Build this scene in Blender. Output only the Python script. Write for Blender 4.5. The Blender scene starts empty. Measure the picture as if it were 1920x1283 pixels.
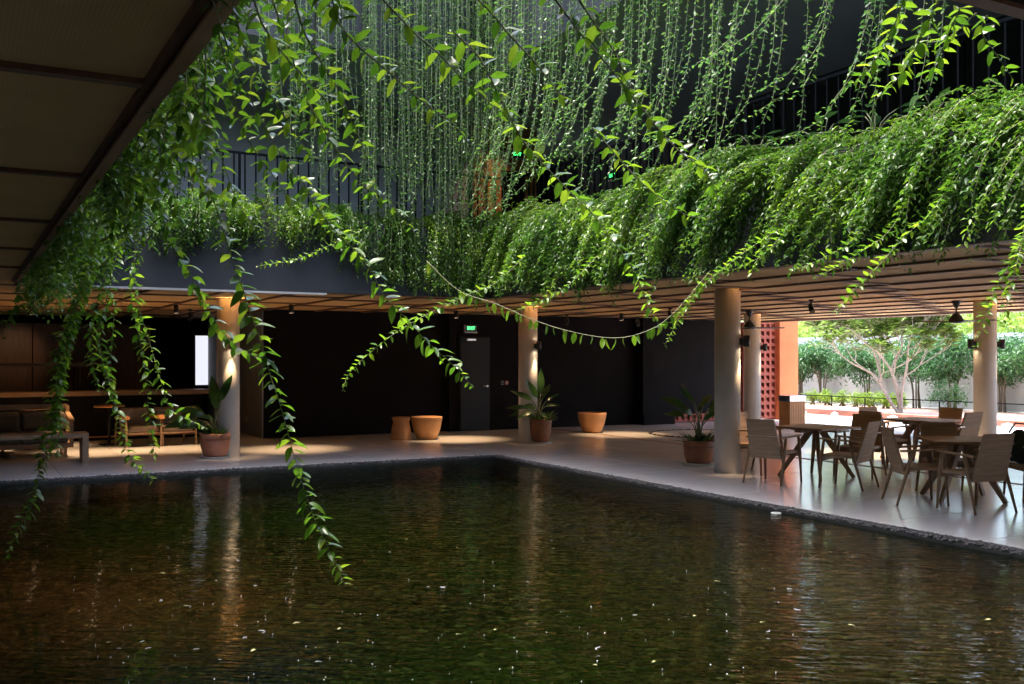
import bpy, bmesh, math, random
import numpy as np
from mathutils import Vector, Matrix

# ------------------------------------------------------------------ camera
S = bpy.context.scene
COL = S.collection
RAD = math.radians
PHI = RAD(29.0)                       # the building grid is turned 29 degrees against the view
CAM = np.array([-10.07, -17.5, 1.71])
FPX, HX, HY = 1867.0, 960.0, 672.0    # focal length and horizon in photo pixels
RT = np.array([math.cos(PHI), -math.sin(PHI), 0.0])
FW = np.array([math.sin(PHI), math.cos(PHI), 0.0])
UPV = np.array([0.0, 0.0, 1.0])

def at(px, py, d):
    """world point seen at photo pixel (px,py) at depth d"""
    return CAM + d * (FW + RT * ((px - HX) / FPX) + UPV * ((HY - py) / FPX))

def on_floor(px, py, z=0.0):
    return at(px, py, (CAM[2] - z) * FPX / (py - HY))

cd = bpy.data.cameras.new('camera')
cam = bpy.data.objects.new('camera', cd); COL.objects.link(cam)
cam.location = CAM; cam.rotation_euler = (RAD(90), 0, -PHI)
cd.sensor_width = 36; cd.lens = 36 * FPX / 1920; cd.shift_y = (HY - 641.5) / 1920
cd.clip_start = 0.05; cd.clip_end = 500
S.camera = cam

# ------------------------------------------------------------------ sky, sun, exposure
SUN_EL, SUN_AZ = RAD(83), RAD(255)    # azimuth clockwise from +Y: nearly overhead
W = bpy.data.worlds.new('World'); S.world = W; W.use_nodes = True
wn = W.node_tree.nodes; wl = W.node_tree.links
sky = wn.new('ShaderNodeTexSky'); sky.sky_type = 'NISHITA'; sky.sun_disc = False
sky.sun_elevation = SUN_EL; sky.sun_rotation = SUN_AZ
sky.air_density = 1.0; sky.dust_density = 4.0; sky.ozone_density = 1.0
wl.new(sky.outputs[0], wn['Background'].inputs[0]); wn['Background'].inputs[1].default_value = 0.15
sl = bpy.data.lights.new('sun', 'SUN'); sl.energy = 1.3; sl.angle = RAD(30); sl.color = (1.0, 0.96, 0.88)
so = bpy.data.objects.new('sun', sl); COL.objects.link(so)
sd = Vector((math.sin(SUN_AZ) * math.cos(SUN_EL), math.cos(SUN_AZ) * math.cos(SUN_EL), math.sin(SUN_EL)))
so.rotation_euler = sd.to_track_quat('Z', 'Y').to_euler(); so.location = (-6, -9, 30)
vs = S.view_settings
S.display_settings.display_device = 'sRGB'
vs.view_transform = 'Standard'; vs.look = 'None'; vs.exposure = 3.2; vs.gamma = 1.0; vs.use_curve_mapping = False
S.render.engine = 'CYCLES'
cy = S.cycles
cy.max_bounces = 7; cy.diffuse_bounces = 4; cy.glossy_bounces = 3; cy.transmission_bounces = 4; cy.transparent_max_bounces = 8
cy.sample_clamp_indirect = 4.0; cy.caustics_reflective = False; cy.caustics_refractive = False
cy.use_denoising = True
try:
    cy.denoiser = 'OPENIMAGEDENOISE'; cy.denoising_input_passes = 'RGB_ALBEDO_NORMAL'
except Exception:
    pass

rng = np.random.default_rng(11)
random.seed(5)

# ------------------------------------------------------------------ materials
def new_mat(name):
    m = bpy.data.materials.new(name); m.use_nodes = True
    nt = m.node_tree
    return m, nt, nt.nodes['Principled BSDF']

def ramp(nt, fac, stops):
    r = nt.nodes.new('ShaderNodeValToRGB')
    el = r.color_ramp.elements
    while len(el) < len(stops): el.new(0.5)
    for e, (p, c) in zip(el, stops):
        e.position = p; e.color = (*c, 1)
    nt.links.new(fac, r.inputs[0])
    return r.outputs[0]

def noise(nt, scale=5, detail=4, rough=0.6, stretch=None, coords='Object'):
    tc = nt.nodes.new('ShaderNodeTexCoord')
    n = nt.nodes.new('ShaderNodeTexNoise')
    n.inputs['Scale'].default_value = scale; n.inputs['Detail'].default_value = detail; n.inputs['Roughness'].default_value = rough
    if stretch:
        mp = nt.nodes.new('ShaderNodeMapping'); mp.inputs['Scale'].default_value = stretch
        nt.links.new(tc.outputs[coords], mp.inputs[0]); nt.links.new(mp.outputs[0], n.inputs[0])
    else:
        nt.links.new(tc.outputs[coords], n.inputs[0])
    return n.outputs[0]

def bump(nt, h, bsdf, strength=0.2, dist=0.02):
    b = nt.nodes.new('ShaderNodeBump'); b.inputs['Strength'].default_value = strength; b.inputs['Distance'].default_value = dist
    nt.links.new(h, b.inputs['Height']); nt.links.new(b.outputs[0], bsdf.inputs['Normal'])

def surf(name, c0, c1, rough=0.6, scale=4, detail=5, stretch=None, bmp=0.15, dist=0.01, per_object=0.0, spec=0.5, rough_var=0.0, bscale=None):
    """two-tone noisy surface, optional brightness change from object to object"""
    m, nt, b = new_mat(name)
    n = noise(nt, scale, detail, 0.62, stretch)
    c = ramp(nt, n, [(0.3, c0), (0.7, c1)])
    if per_object:
        oi = nt.nodes.new('ShaderNodeObjectInfo')
        mr = nt.nodes.new('ShaderNodeMapRange'); mr.inputs[3].default_value = 1 - per_object; mr.inputs[4].default_value = 1 + per_object
        nt.links.new(oi.outputs['Random'], mr.inputs[0])
        mx = nt.nodes.new('ShaderNodeVectorMath'); mx.operation = 'SCALE'
        nt.links.new(c, mx.inputs[0]); nt.links.new(mr.outputs[0], mx.inputs['Scale']); c = mx.outputs[0]
    nt.links.new(c, b.inputs['Base Color'])
    b.inputs['Roughness'].default_value = rough
    b.inputs['Specular IOR Level'].default_value = spec
    if rough_var:
        mr2 = nt.nodes.new('ShaderNodeMapRange'); mr2.inputs[3].default_value = rough - rough_var; mr2.inputs[4].default_value = rough + rough_var
        nt.links.new(noise(nt, scale * 0.7, 4), mr2.inputs[0]); nt.links.new(mr2.outputs[0], b.inputs['Roughness'])
    if bmp:
        bump(nt, noise(nt, bscale or scale * 6, 4, 0.6, stretch), b, bmp, dist)
    return m

def wood(name, c0, c1, rough=0.5, axis='X', per_object=0.12):
    st = {'X': (1.5, 14, 14), 'Y': (14, 1.5, 14), 'Z': (14, 14, 1.5)}[axis]
    return surf(name, c0, c1, rough, 2.2, 6, st, 0.25, 0.004, per_object, bscale=6)

def emit(name, col, strength):
    m, nt, b = new_mat(name)
    b.inputs['Base Color'].default_value = (*[min(1, c) for c in col], 1)
    b.inputs['Emission Color'].default_value = (*col, 1); b.inputs['Emission Strength'].default_value = strength
    return m

def leaf_mat(name, stops, trans, tw=0.5, rough=0.32, single=False):
    m, nt, b = new_mat(name)
    if single:
        f = nt.nodes.new('ShaderNodeObjectInfo').outputs['Random']
    else:
        a = nt.nodes.new('ShaderNodeAttribute'); a.attribute_name = 'tone'; f = a.outputs['Fac']
    c = ramp(nt, f, stops)
    nt.links.new(c, b.inputs['Base Color'])
    b.inputs['Roughness'].default_value = rough
    t = nt.nodes.new('ShaderNodeBsdfTranslucent')
    tc = ramp(nt, f, [(p, tuple(np.array(x) * trans)) for p, x in stops])
    nt.links.new(tc, t.inputs[0])
    mx = nt.nodes.new('ShaderNodeMixShader'); mx.inputs[0].default_value = tw
    nt.links.new(b.outputs[0], mx.inputs[1]); nt.links.new(t.outputs[0], mx.inputs[2])
    nt.links.new(mx.outputs[0], nt.nodes['Material Output'].inputs[0])
    return m

M = {}
G_NEAR = [(0.0, (0.03, 0.08, 0.008)), (0.45, (0.06, 0.13, 0.010)), (0.8, (0.10, 0.175, 0.013)), (1.0, (0.14, 0.20, 0.018))]
G_BULK = [(0.0, (0.02, 0.065, 0.013)), (0.45, (0.05, 0.12, 0.016)), (0.75, (0.105, 0.19, 0.018)), (1.0, (0.17, 0.25, 0.022))]
M['leaf_near'] = leaf_mat('leaf_near', G_NEAR, (2.0, 2.0, 1.3), 0.52, 0.28, single=True)
M['leaf_bulk'] = leaf_mat('leaf_bulk', G_BULK, (1.9, 1.9, 1.3), 0.45, 0.33)
M['leaf_thin'] = leaf_mat('leaf_thin', [(0, (0.032, 0.09, 0.028)), (0.6, (0.068, 0.145, 0.032)), (1, (0.125, 0.21, 0.038))], (1.5, 1.6, 1.4), 0.42, 0.36)
M['leaf_broad'] = leaf_mat('leaf_broad', [(0, (0.016, 0.05, 0.014)), (1, (0.04, 0.095, 0.022))], (1.6, 1.8, 1.0), 0.3, 0.3, single=True)
M['leaf_tree'] = leaf_mat('leaf_tree', [(0, (0.05, 0.10, 0.02)), (1, (0.13, 0.20, 0.04))], (1.6, 1.6, 1.2), 0.4, 0.35)
M['leaf_bamboo'] = leaf_mat('leaf_bamboo', [(0, (0.025, 0.085, 0.035)), (1, (0.075, 0.165, 0.06))], (1.5, 1.6, 1.2), 0.4, 0.4)
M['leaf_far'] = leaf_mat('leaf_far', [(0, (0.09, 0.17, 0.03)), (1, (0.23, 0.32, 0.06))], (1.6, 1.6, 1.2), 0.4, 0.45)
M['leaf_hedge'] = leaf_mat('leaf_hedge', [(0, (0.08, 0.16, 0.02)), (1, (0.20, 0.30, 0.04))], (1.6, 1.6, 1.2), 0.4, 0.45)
M['leaf_fallen'] = surf('leaf_fallen', (0.16, 0.17, 0.06), (0.28, 0.25, 0.11), 0.5, 20, per_object=0.3)
M['stem'] = surf('stem', (0.10, 0.12, 0.05), (0.22, 0.22, 0.12), 0.6, 30)
M['stem_pale'] = surf('stem_pale', (0.16, 0.19, 0.09), (0.30, 0.32, 0.18), 0.6, 30)
M['bark'] = surf('bark', (0.28, 0.25, 0.21), (0.46, 0.42, 0.37), 0.8, 9, bmp=0.4)
M['bark_dark'] = surf('bark_dark', (0.08, 0.07, 0.05), (0.16, 0.13, 0.09), 0.8, 9, bmp=0.4)
M['tile'] = surf('floor_tile', (0.57, 0.56, 0.56), (0.62, 0.61, 0.605), 0.2, 1.1, 6, bmp=0, per_object=0.035)
M['grout'] = surf('grout', (0.12, 0.115, 0.11), (0.17, 0.16, 0.15), 0.8)
M['render_dark'] = surf('charcoal_render', (0.018, 0.019, 0.022), (0.032, 0.034, 0.04), 0.75, 1.3, 7, bmp=0.25, dist=0.004)
M['render_black'] = surf('black_render', (0.005, 0.0042, 0.0042), (0.011, 0.0085, 0.009), 0.85, 1.6, 7, bmp=0.2, dist=0.004, spec=0.12)
M['render_grey'] = surf('grey_render', (0.17, 0.17, 0.175), (0.25, 0.245, 0.245), 0.85, 0.9, 7, bmp=0.25, dist=0.004)
M['gallery_grey'] = surf('gallery_grey', (0.36, 0.36, 0.375), (0.46, 0.455, 0.46), 0.85, 0.9, 7, bmp=0.25, dist=0.004)
M['render_return'] = surf('return_render', (0.13, 0.135, 0.15), (0.20, 0.205, 0.22), 0.8, 1.2, 7, bmp=0.25, dist=0.004)
M['column'] = surf('column_plaster', (0.48, 0.465, 0.45), (0.58, 0.565, 0.545), 0.7, 2.2, 7, bmp=0.2, dist=0.004)
M['terracotta_wall'] = surf('terracotta_wall', (0.52, 0.13, 0.045), (0.60, 0.17, 0.06), 0.8, 1.5, bmp=0.15)
M['breeze'] = surf('breeze_clay', (0.26, 0.055, 0.035), (0.36, 0.085, 0.05), 0.75, 6, per_object=0.15)
M['orange_wall'] = surf('orange_wall', (0.42, 0.16, 0.05), (0.52, 0.21, 0.07), 0.8, 1.5)
M['batten'] = wood('batten_wood', (0.085, 0.035, 0.016), (0.15, 0.065, 0.03), 0.55, 'Y')
M['beam'] = wood('edge_beam_wood', (0.15, 0.07, 0.035), (0.24, 0.12, 0.06), 0.55, 'Y')
M['concrete'] = surf('slab_concrete', (0.18, 0.18, 0.18), (0.26, 0.26, 0.255), 0.85, 2)
M['trim'] = surf('pale_trim', (0.38, 0.36, 0.34), (0.46, 0.44, 0.41), 0.6, 3)
M['teak'] = wood('teak', (0.20, 0.115, 0.062), (0.32, 0.195, 0.11), 0.5, 'X')
M['teak_v'] = wood('teak_upright', (0.20, 0.115, 0.062), (0.32, 0.195, 0.11), 0.5, 'Z')
M['teak_grey'] = wood('weathered_teak', (0.27, 0.172, 0.105), (0.42, 0.285, 0.18), 0.55, 'X')
M['walnut'] = wood('dark_wood', (0.045, 0.024, 0.013), (0.10, 0.055, 0.03), 0.45, 'X')
M['counter_wood'] = wood('counter_wood', (0.16, 0.085, 0.035), (0.27, 0.15, 0.065), 0.4, 'X')
M['panel_wood'] = wood('panel_wood', (0.11, 0.055, 0.03), (0.19, 0.10, 0.055), 0.5, 'Z')
M['cushion'] = surf('taupe_cushion', (0.10, 0.085, 0.07), (0.14, 0.12, 0.10), 0.95, 30, bmp=0.3)
M['leather'] = surf('brown_leather', (0.10, 0.07, 0.05), (0.15, 0.10, 0.07), 0.5, 20, bmp=0.2)
M['orange_wood'] = surf('orange_wood', (0.45, 0.19, 0.06), (0.55, 0.26, 0.09), 0.4, 6)
M['clay_pot'] = surf('clay_pot', (0.36, 0.135, 0.075), (0.50, 0.22, 0.14), 0.75, 5, 6, bmp=0.25, dist=0.004)
M['clay_pot_brown'] = surf('brown_clay_pot', (0.20, 0.075, 0.035), (0.33, 0.13, 0.06), 0.6, 5, 6, bmp=0.25, dist=0.004)
M['tan_tub'] = surf('tan_tub', (0.42, 0.21, 0.085), (0.52, 0.27, 0.12), 0.6, 3, 6, (1, 1, 10), 0.2, 0.003)
M['soil'] = surf('soil', (0.02, 0.015, 0.01), (0.05, 0.035, 0.022), 0.95, 40, bmp=0.6)
M['saucer'] = surf('pale_saucer', (0.45, 0.44, 0.43), (0.55, 0.54, 0.52), 0.5, 8)
M['black_metal'] = surf('black_metal', (0.008, 0.008, 0.009), (0.015, 0.015, 0.016), 0.45, 20, bmp=0)
M['rail_metal'] = surf('rail_metal', (0.003, 0.003, 0.0033), (0.006, 0.006, 0.0065), 0.6, 20, bmp=0, spec=0.1)
M['door_paint'] = surf('door_paint', (0.013, 0.0135, 0.016), (0.018, 0.019, 0.022), 0.6, 3, bmp=0.05, spec=0.25)
M['steel'] = surf('brushed_steel', (0.5, 0.5, 0.5), (0.65, 0.65, 0.65), 0.3, 20, bmp=0)
M['steel'].node_tree.nodes['Principled BSDF'].inputs['Metallic'].default_value = 1.0
M['socket'] = surf('socket_plastic', (0.18, 0.18, 0.19), (0.24, 0.24, 0.25), 0.4, 10, bmp=0)
M['alarm_red'] = surf('alarm_red', (0.45, 0.10, 0.10), (0.55, 0.15, 0.14), 0.4, 10, bmp=0)
M['sign_black'] = surf('sign_black', (0.006, 0.006, 0.006), (0.01, 0.01, 0.01), 0.3, 10, bmp=0)
M['exit_green'] = emit('exit_green', (0.05, 1.0, 0.16), 0.55)
M['lamp_glow'] = emit('lamp_glow', (1.0, 0.72, 0.42), 6.0)
M['window_glow'] = emit('window_glow', (0.86, 0.88, 1.0), 0.11)
M['edge_stone'] = surf('edge_stone', (0.014, 0.014, 0.016), (0.09, 0.09, 0.095), 0.45, 18, per_object=0.2, bmp=0.3)
M['pool_wall'] = surf('pool_wall', (0.012, 0.013, 0.012), (0.025, 0.026, 0.024), 0.6)
M['gravel_white'] = surf('pale_gravel', (0.66, 0.65, 0.63), (0.80, 0.79, 0.77), 0.9, 40, 4, bmp=0.6, dist=0.03)
M['garden_wall'] = surf('garden_wall', (0.40, 0.41, 0.43), (0.50, 0.51, 0.53), 0.85, 0.8, 7)
M['red_paving'] = surf('red_paving', (0.40, 0.25, 0.20), (0.52, 0.35, 0.29), 0.85, 3)
M['red_kerb'] = surf('red_kerb', (0.28, 0.10, 0.07), (0.36, 0.14, 0.10), 0.8, 3)
M['bag'] = surf('dark_green_fabric', (0.006, 0.014, 0.012), (0.012, 0.024, 0.02), 0.8, 30)
M['white_plastic'] = surf('white_plastic', (0.6, 0.6, 0.6), (0.7, 0.7, 0.7), 0.35, 10, bmp=0)
M['stone_light'] = surf('rock_white', (0.55, 0.54, 0.52), (0.7, 0.69, 0.67), 0.8, 6)

# woven ceiling panel: fine two-way weave as bump and slight colour
def weave():
    m, nt, b = new_mat('rattan_panel')
    tc = nt.nodes.new('ShaderNodeTexCoord')
    outs = []
    for d in ('X', 'Y'):
        w_ = nt.nodes.new('ShaderNodeTexWave'); w_.bands_direction = d; w_.inputs['Scale'].default_value = 22; w_.inputs['Distortion'].default_value = 0.4
        nt.links.new(tc.outputs['Object'], w_.inputs[0]); outs.append(w_.outputs['Fac'])
    mm = nt.nodes.new('ShaderNodeMath'); mm.operation = 'MULTIPLY'
    nt.links.new(outs[0], mm.inputs[0]); nt.links.new(outs[1], mm.inputs[1])
    ad = nt.nodes.new('ShaderNodeMath'); ad.operation = 'MULTIPLY_ADD'; ad.inputs[1].default_value = 0.35
    nt.links.new(mm.outputs[0], ad.inputs[0]); nt.links.new(noise(nt, 1.2, 5), ad.inputs[2])
    c = ramp(nt, ad.outputs[0], [(0.3, (0.55, 0.335, 0.135)), (0.85, (0.70, 0.45, 0.20))])
    oi = nt.nodes.new('ShaderNodeObjectInfo')
    mr = nt.nodes.new('ShaderNodeMapRange'); mr.inputs[3].default_value = 0.92; mr.inputs[4].default_value = 1.06
    nt.links.new(oi.outputs['Random'], mr.inputs[0])
    mx = nt.nodes.new('ShaderNodeVectorMath'); mx.operation = 'SCALE'
    nt.links.new(c, mx.inputs[0]); nt.links.new(mr.outputs[0], mx.inputs['Scale'])
    nt.links.new(mx.outputs[0], b.inputs['Base Color']); b.inputs['Roughness'].default_value = 0.8
    bump(nt, mm.outputs[0], b, 0.3, 0.004)
    return m
M['rattan'] = weave()

def water_mat():
    m, nt, b = new_mat('pond_water')
    nt.nodes.remove(b)
    tc = nt.nodes.new('ShaderNodeTexCoord')
    mr_ = nt.nodes.new('ShaderNodeMapping'); mr_.inputs['Rotation'].default_value = (0, 0, RAD(36))   # the breeze blows in from the garden
    mp = nt.nodes.new('ShaderNodeMapping'); mp.inputs['Scale'].default_value = (0.42, 1.6, 1)
    nt.links.new(tc.outputs['Object'], mr_.inputs[0]); nt.links.new(mr_.outputs[0], mp.inputs[0])
    n1 = nt.nodes.new('ShaderNodeTexNoise'); n1.inputs['Scale'].default_value = 10; n1.inputs['Detail'].default_value = 2.5; n1.inputs['Roughness'].default_value = 0.45; n1.inputs['Distortion'].default_value = 0.6
    nt.links.new(mp.outputs[0], n1.inputs[0])
    n2 = nt.nodes.new('ShaderNodeTexNoise'); n2.inputs['Scale'].default_value = 1.6; n2.inputs['Detail'].default_value = 2
    nt.links.new(tc.outputs['Object'], n2.inputs[0])
    ad = nt.nodes.new('ShaderNodeMath'); ad.operation = 'MULTIPLY_ADD'; ad.inputs[1].default_value = 1.2
    nt.links.new(n2.outputs[0], ad.inputs[0]); nt.links.new(n1.outputs[0], ad.inputs[2])
    bp = nt.nodes.new('ShaderNodeBump'); bp.inputs['Strength'].default_value = 1.0; bp.inputs['Distance'].default_value = 0.012
    nt.links.new(ad.outputs[0], bp.inputs['Height'])
    sx = nt.nodes.new('ShaderNodeSeparateXYZ'); nt.links.new(tc.outputs['Object'], sx.inputs[0])
    n3 = nt.nodes.new('ShaderNodeTexNoise'); n3.inputs['Scale'].default_value = 0.5; nt.links.new(tc.outputs['Object'], n3.inputs[0])
    wv = nt.nodes.new('ShaderNodeMath'); wv.operation = 'MULTIPLY_ADD'; wv.inputs[1].default_value = 3.0
    nt.links.new(n3.outputs[0], wv.inputs[0]); nt.links.new(sx.outputs[0], wv.inputs[2])
    rm = nt.nodes.new('ShaderNodeMapRange'); rm.inputs[1].default_value = -7.0; rm.inputs[2].default_value = -3.0; rm.inputs[3].default_value = 0.0035; rm.inputs[4].default_value = 0.013
    nt.links.new(wv.outputs[0], rm.inputs[0]); nt.links.new(rm.outputs[0], bp.inputs['Distance'])
    fr = nt.nodes.new('ShaderNodeFresnel'); fr.inputs[0].default_value = 1.33; nt.links.new(bp.outputs[0], fr.inputs['Normal'])
    gl = nt.nodes.new('ShaderNodeBsdfGlossy'); gl.inputs['Roughness'].default_value = 0.03; nt.links.new(bp.outputs[0], gl.inputs['Normal'])
    tr = nt.nodes.new('ShaderNodeBsdfTransparent'); tr.inputs[0].default_value = (0.54, 0.69, 0.42, 1)
    mx = nt.nodes.new('ShaderNodeMixShader')
    nt.links.new(fr.outputs[0], mx.inputs[0]); nt.links.new(tr.outputs[0], mx.inputs[1]); nt.links.new(gl.outputs[0], mx.inputs[2])
    nt.links.new(mx.outputs[0], nt.nodes['Material Output'].inputs[0])
    return m
M['water'] = water_mat()
M['drop'] = surf('splash_drop', (0.75, 0.78, 0.82), (0.85, 0.87, 0.9), 0.1, 5, bmp=0)

def bed_mat(name, attr):
    m, nt, b = new_mat(name)
    stops = [(0.0, (0.0016, 0.002, 0.0008)), (0.4, (0.0045, 0.0048, 0.0019)), (0.65, (0.0085, 0.007, 0.003)), (0.88, (0.014, 0.0095, 0.0042)), (1.0, (0.032, 0.028, 0.017))]
    tc = nt.nodes.new('ShaderNodeTexCoord')
    if attr:
        a = nt.nodes.new('ShaderNodeAttribute'); a.attribute_name = 'tone'; f = a.outputs['Fac']
    else:
        v = nt.nodes.new('ShaderNodeTexVoronoi'); v.inputs['Scale'].default_value = 20; nt.links.new(tc.outputs['Object'], v.inputs[0])
        sep = nt.nodes.new('ShaderNodeSeparateColor'); nt.links.new(v.outputs['Color'], sep.inputs[0]); f = sep.outputs[0]
        bump(nt, v.outputs['Distance'], b, 0.15, 0.008)
    c = ramp(nt, f, stops)
    # algae: broad olive patches over the stones
    n = nt.nodes.new('ShaderNodeTexNoise'); n.inputs['Scale'].default_value = 0.45; n.inputs['Detail'].default_value = 4
    nt.links.new(tc.outputs['Object'], n.inputs[0])
    mr = nt.nodes.new('ShaderNodeMapRange'); mr.inputs[1].default_value = 0.4; mr.inputs[2].default_value = 0.65; mr.inputs[4].default_value = 0.5
    nt.links.new(n.outputs[0], mr.inputs[0])
    mx = nt.nodes.new('ShaderNodeMix'); mx.data_type = 'RGBA'; mx.inputs[7].default_value = (0.0058, 0.0088, 0.0016, 1)
    nt.links.new(mr.outputs[0], mx.inputs[0]); nt.links.new(c, mx.inputs[6])
    nt.links.new(mx.outputs[2], b.inputs['Base Color']); b.inputs['Roughness'].default_value = 0.9; b.inputs['Specular IOR Level'].default_value = 0.0   # under water
    return m
M['pebble'] = bed_mat('pool_pebble', True)
M['bed'] = bed_mat('pool_bed', False)

# ------------------------------------------------------------------ mesh helpers
def ob(name, me, parent=None, loc=None, rot=None):
    o = bpy.data.objects.new(name, me); COL.objects.link(o)
    if parent is not None: o.parent = parent
    if loc is not None: o.location = loc
    if rot is not None: o.rotation_euler = rot
    return o

def tag(o, label=None, cat=None, group=None, kind=None):
    if label: o['label'] = label
    if cat: o['category'] = cat
    if group: o['group'] = group
    if kind: o['kind'] = kind
    return o

def thing(name, label, cat, loc=(0, 0, 0), rz=0, group=None):
    o = bpy.data.objects.new(name, None); COL.objects.link(o)
    o.location = loc; o.rotation_euler = (0, 0, rz); o.empty_display_size = 0.1
    return tag(o, label, cat, group)

class MB:
    def __init__(s): s.v = []; s.f = []; s.sm = []
    def add(s, vs_, fs_, smooth=False):
        n = len(s.v); s.v += [tuple(map(float, p)) for p in vs_]
        s.f += [tuple(i + n for i in f) for f in fs_]; s.sm += [smooth] * len(fs_)
        return s
    def box(s, x0, x1, y0, y1, z0, z1, c=0.0):
        """box, with chamfered edges when c > 0"""
        if c <= 0:
            p = [(x, y, z) for z in (z0, z1) for y in (y0, y1) for x in (x0, x1)]
            return s.add(p, [(0, 2, 3, 1), (4, 5, 7, 6), (0, 1, 5, 4), (2, 6, 7, 3), (0, 4, 6, 2), (1, 3, 7, 5)])
        bm = bmesh.new()
        r = bmesh.ops.create_cube(bm, size=1)
        for v in bm.verts:
            v.co = Vector((x0 if v.co.x < 0 else x1, y0 if v.co.y < 0 else y1, z0 if v.co.z < 0 else z1))
        bmesh.ops.bevel(bm, geom=bm.edges[:], offset=c, segments=2, affect='EDGES', profile=0.5)
        bm.verts.index_update()
        s.add([v.co[:] for v in bm.verts], [[v.index for v in f.verts] for f in bm.faces]); bm.free()
        return s
    def bar(s, a, b, w0, h0, w1=None, h1=None, up=(0, 0, 1)):
        """tapered rectangular bar from a to b"""
        a = Vector(a); b = Vector(b); w1 = w0 if w1 is None else w1; h1 = h0 if h1 is None else h1
        t = (b - a).normalized(); x = t.cross(Vector(up))
        if x.length < 1e-4: x = t.cross(Vector((0, 1, 0)))
        x.normalize(); y = x.cross(t)
        p = []
        for c, w_, h_ in ((a, w0, h0), (b, w1, h1)):
            p += [c - x * w_ / 2 - y * h_ / 2, c + x * w_ / 2 - y * h_ / 2, c + x * w_ / 2 + y * h_ / 2, c - x * w_ / 2 + y * h_ / 2]
        return s.add(p, [(3, 2, 1, 0), (4, 5, 6, 7), (0, 1, 5, 4), (1, 2, 6, 5), (2, 3, 7, 6), (3, 0, 4, 7)])
    def tube(s, pts, rad, n=6, caps=True):
        pts = [Vector(p) for p in pts]
        if not hasattr(rad, '__len__'): rad = [rad] * len(pts)
        vs_, fs_ = [], []
        x = None
        for i, p in enumerate(pts):
            t = (pts[min(i + 1, len(pts) - 1)] - pts[max(i - 1, 0)]).normalized()
            if x is None:
                x = t.cross(Vector((0.31, 0.87, 0.38))).normalized()
            x = (x - t * x.dot(t)).normalized(); y = t.cross(x)
            for k in range(n):
                a = 2 * math.pi * k / n
                vs_.append(p + (x * math.cos(a) + y * math.sin(a)) * rad[i])
        for i in range(len(pts) - 1):
            for k in range(n):
                a, b = i * n + k, i * n + (k + 1) % n
                fs_.append((a, b, b + n, a + n))
        s.add(vs_, fs_, True)
        if caps:
            m = len(s.v) - len(vs_)
            s.f += [tuple(m + k for k in reversed(range(n))), tuple(m + len(vs_) - n + k for k in range(n))]; s.sm += [False, False]
        return s
    def lathe(s, prof, n=28, c=(0, 0, 0), caps=(True, True)):
        vs_, fs_ = [], []
        for r, z in prof:
            for k in range(n):
                a = 2 * math.pi * k / n
                vs_.append((c[0] + r * math.cos(a), c[1] + r * math.sin(a), c[2] + z))
        for i in range(len(prof) - 1):
            for k in range(n):
                a, b = i * n + k, i * n + (k + 1) % n
                fs_.append((a, b, b + n, a + n))
        s.add(vs_, fs_, True)
        m = len(s.v) - len(vs_)
        if caps[0]: s.f.append(tuple(m + k for k in reversed(range(n)))); s.sm.append(False)
        if caps[1]: s.f.append(tuple(m + len(vs_) - n + k for k in range(n))); s.sm.append(False)
        return s
    def mesh(s, name, mat):
        me = bpy.data.meshes.new(name); me.from_pydata(s.v, [], s.f)
        me.polygons.foreach_set('use_smooth', s.sm)
        me.materials.append(M[mat]); me.update()
        return me
    def build(s, name, mat, parent=None, loc=None, rot=None):
        return ob(name, s.mesh(name, mat), parent, loc, rot)

def np_mesh(name, V, F, mat, tone=None, smooth=False):
    me = bpy.data.meshes.new(name)
    nv, nf, k = len(V), len(F), F.shape[1]
    me.vertices.add(nv); me.vertices.foreach_set('co', np.ascontiguousarray(V, dtype=np.float32).ravel())
    me.loops.add(nf * k); me.loops.foreach_set('vertex_index', np.ascontiguousarray(F, dtype=np.int32).ravel())
    me.polygons.add(nf); me.polygons.foreach_set('loop_start', np.arange(0, nf * k, k, dtype=np.int32))
    if smooth: me.polygons.foreach_set('use_smooth', np.ones(nf, dtype=bool))
    me.materials.append(M[mat])
    if tone is not None:
        a = me.attributes.new('tone', 'FLOAT', 'POINT'); a.data.foreach_set('value', np.ascontiguousarray(tone, dtype=np.float32))
    me.update(); me.validate()
    return me

# leaf template: (along, across, up); V-fold along the midrib, tip bends down
LT = np.array([(0, 0, 0), (0.35, -0.5, 0.10), (0.42, 0, 0.04), (0.35, 0.5, 0.10), (0.72, -0.36, 0.02), (0.75, 0, -0.02), (0.72, 0.36, 0.02), (1, 0, -0.16)], float)
LF = np.array([(0, 2, 1, 1), (0, 3, 2, 2), (1, 2, 5, 4), (2, 3, 6, 5), (4, 5, 7, 7), (5, 6, 7, 7)])
LT4 = np.array([(0, 0, 0), (0.45, -0.5, 0.07), (1, 0, -0.14), (0.45, 0.5, 0.07)], float)
LF4 = np.array([(0, 2, 1), (0, 3, 2)])

def norm(a): return a / np.maximum(np.linalg.norm(a, axis=-1, keepdims=True), 1e-9)

def leaf_cloud(name, P, D, N, L, mat, width=0.5, tone=None):
    """many small folded leaves as one mesh: positions, directions, normals, lengths"""
    D = norm(D); S_ = norm(np.cross(N, D)); U = np.cross(D, S_)
    L = L[:, None]
    V = np.stack([P + (D * t[0] + S_ * t[1] * width + U * t[2]) * L for t in LT4], 1).reshape(-1, 3)
    F = (LF4[None] + (np.arange(len(P)) * 4)[:, None, None]).reshape(-1, 3)
    if tone is None: tone = rng.random(len(P))
    return np_mesh(name, V, F, mat, np.repeat(tone, 4))

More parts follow.
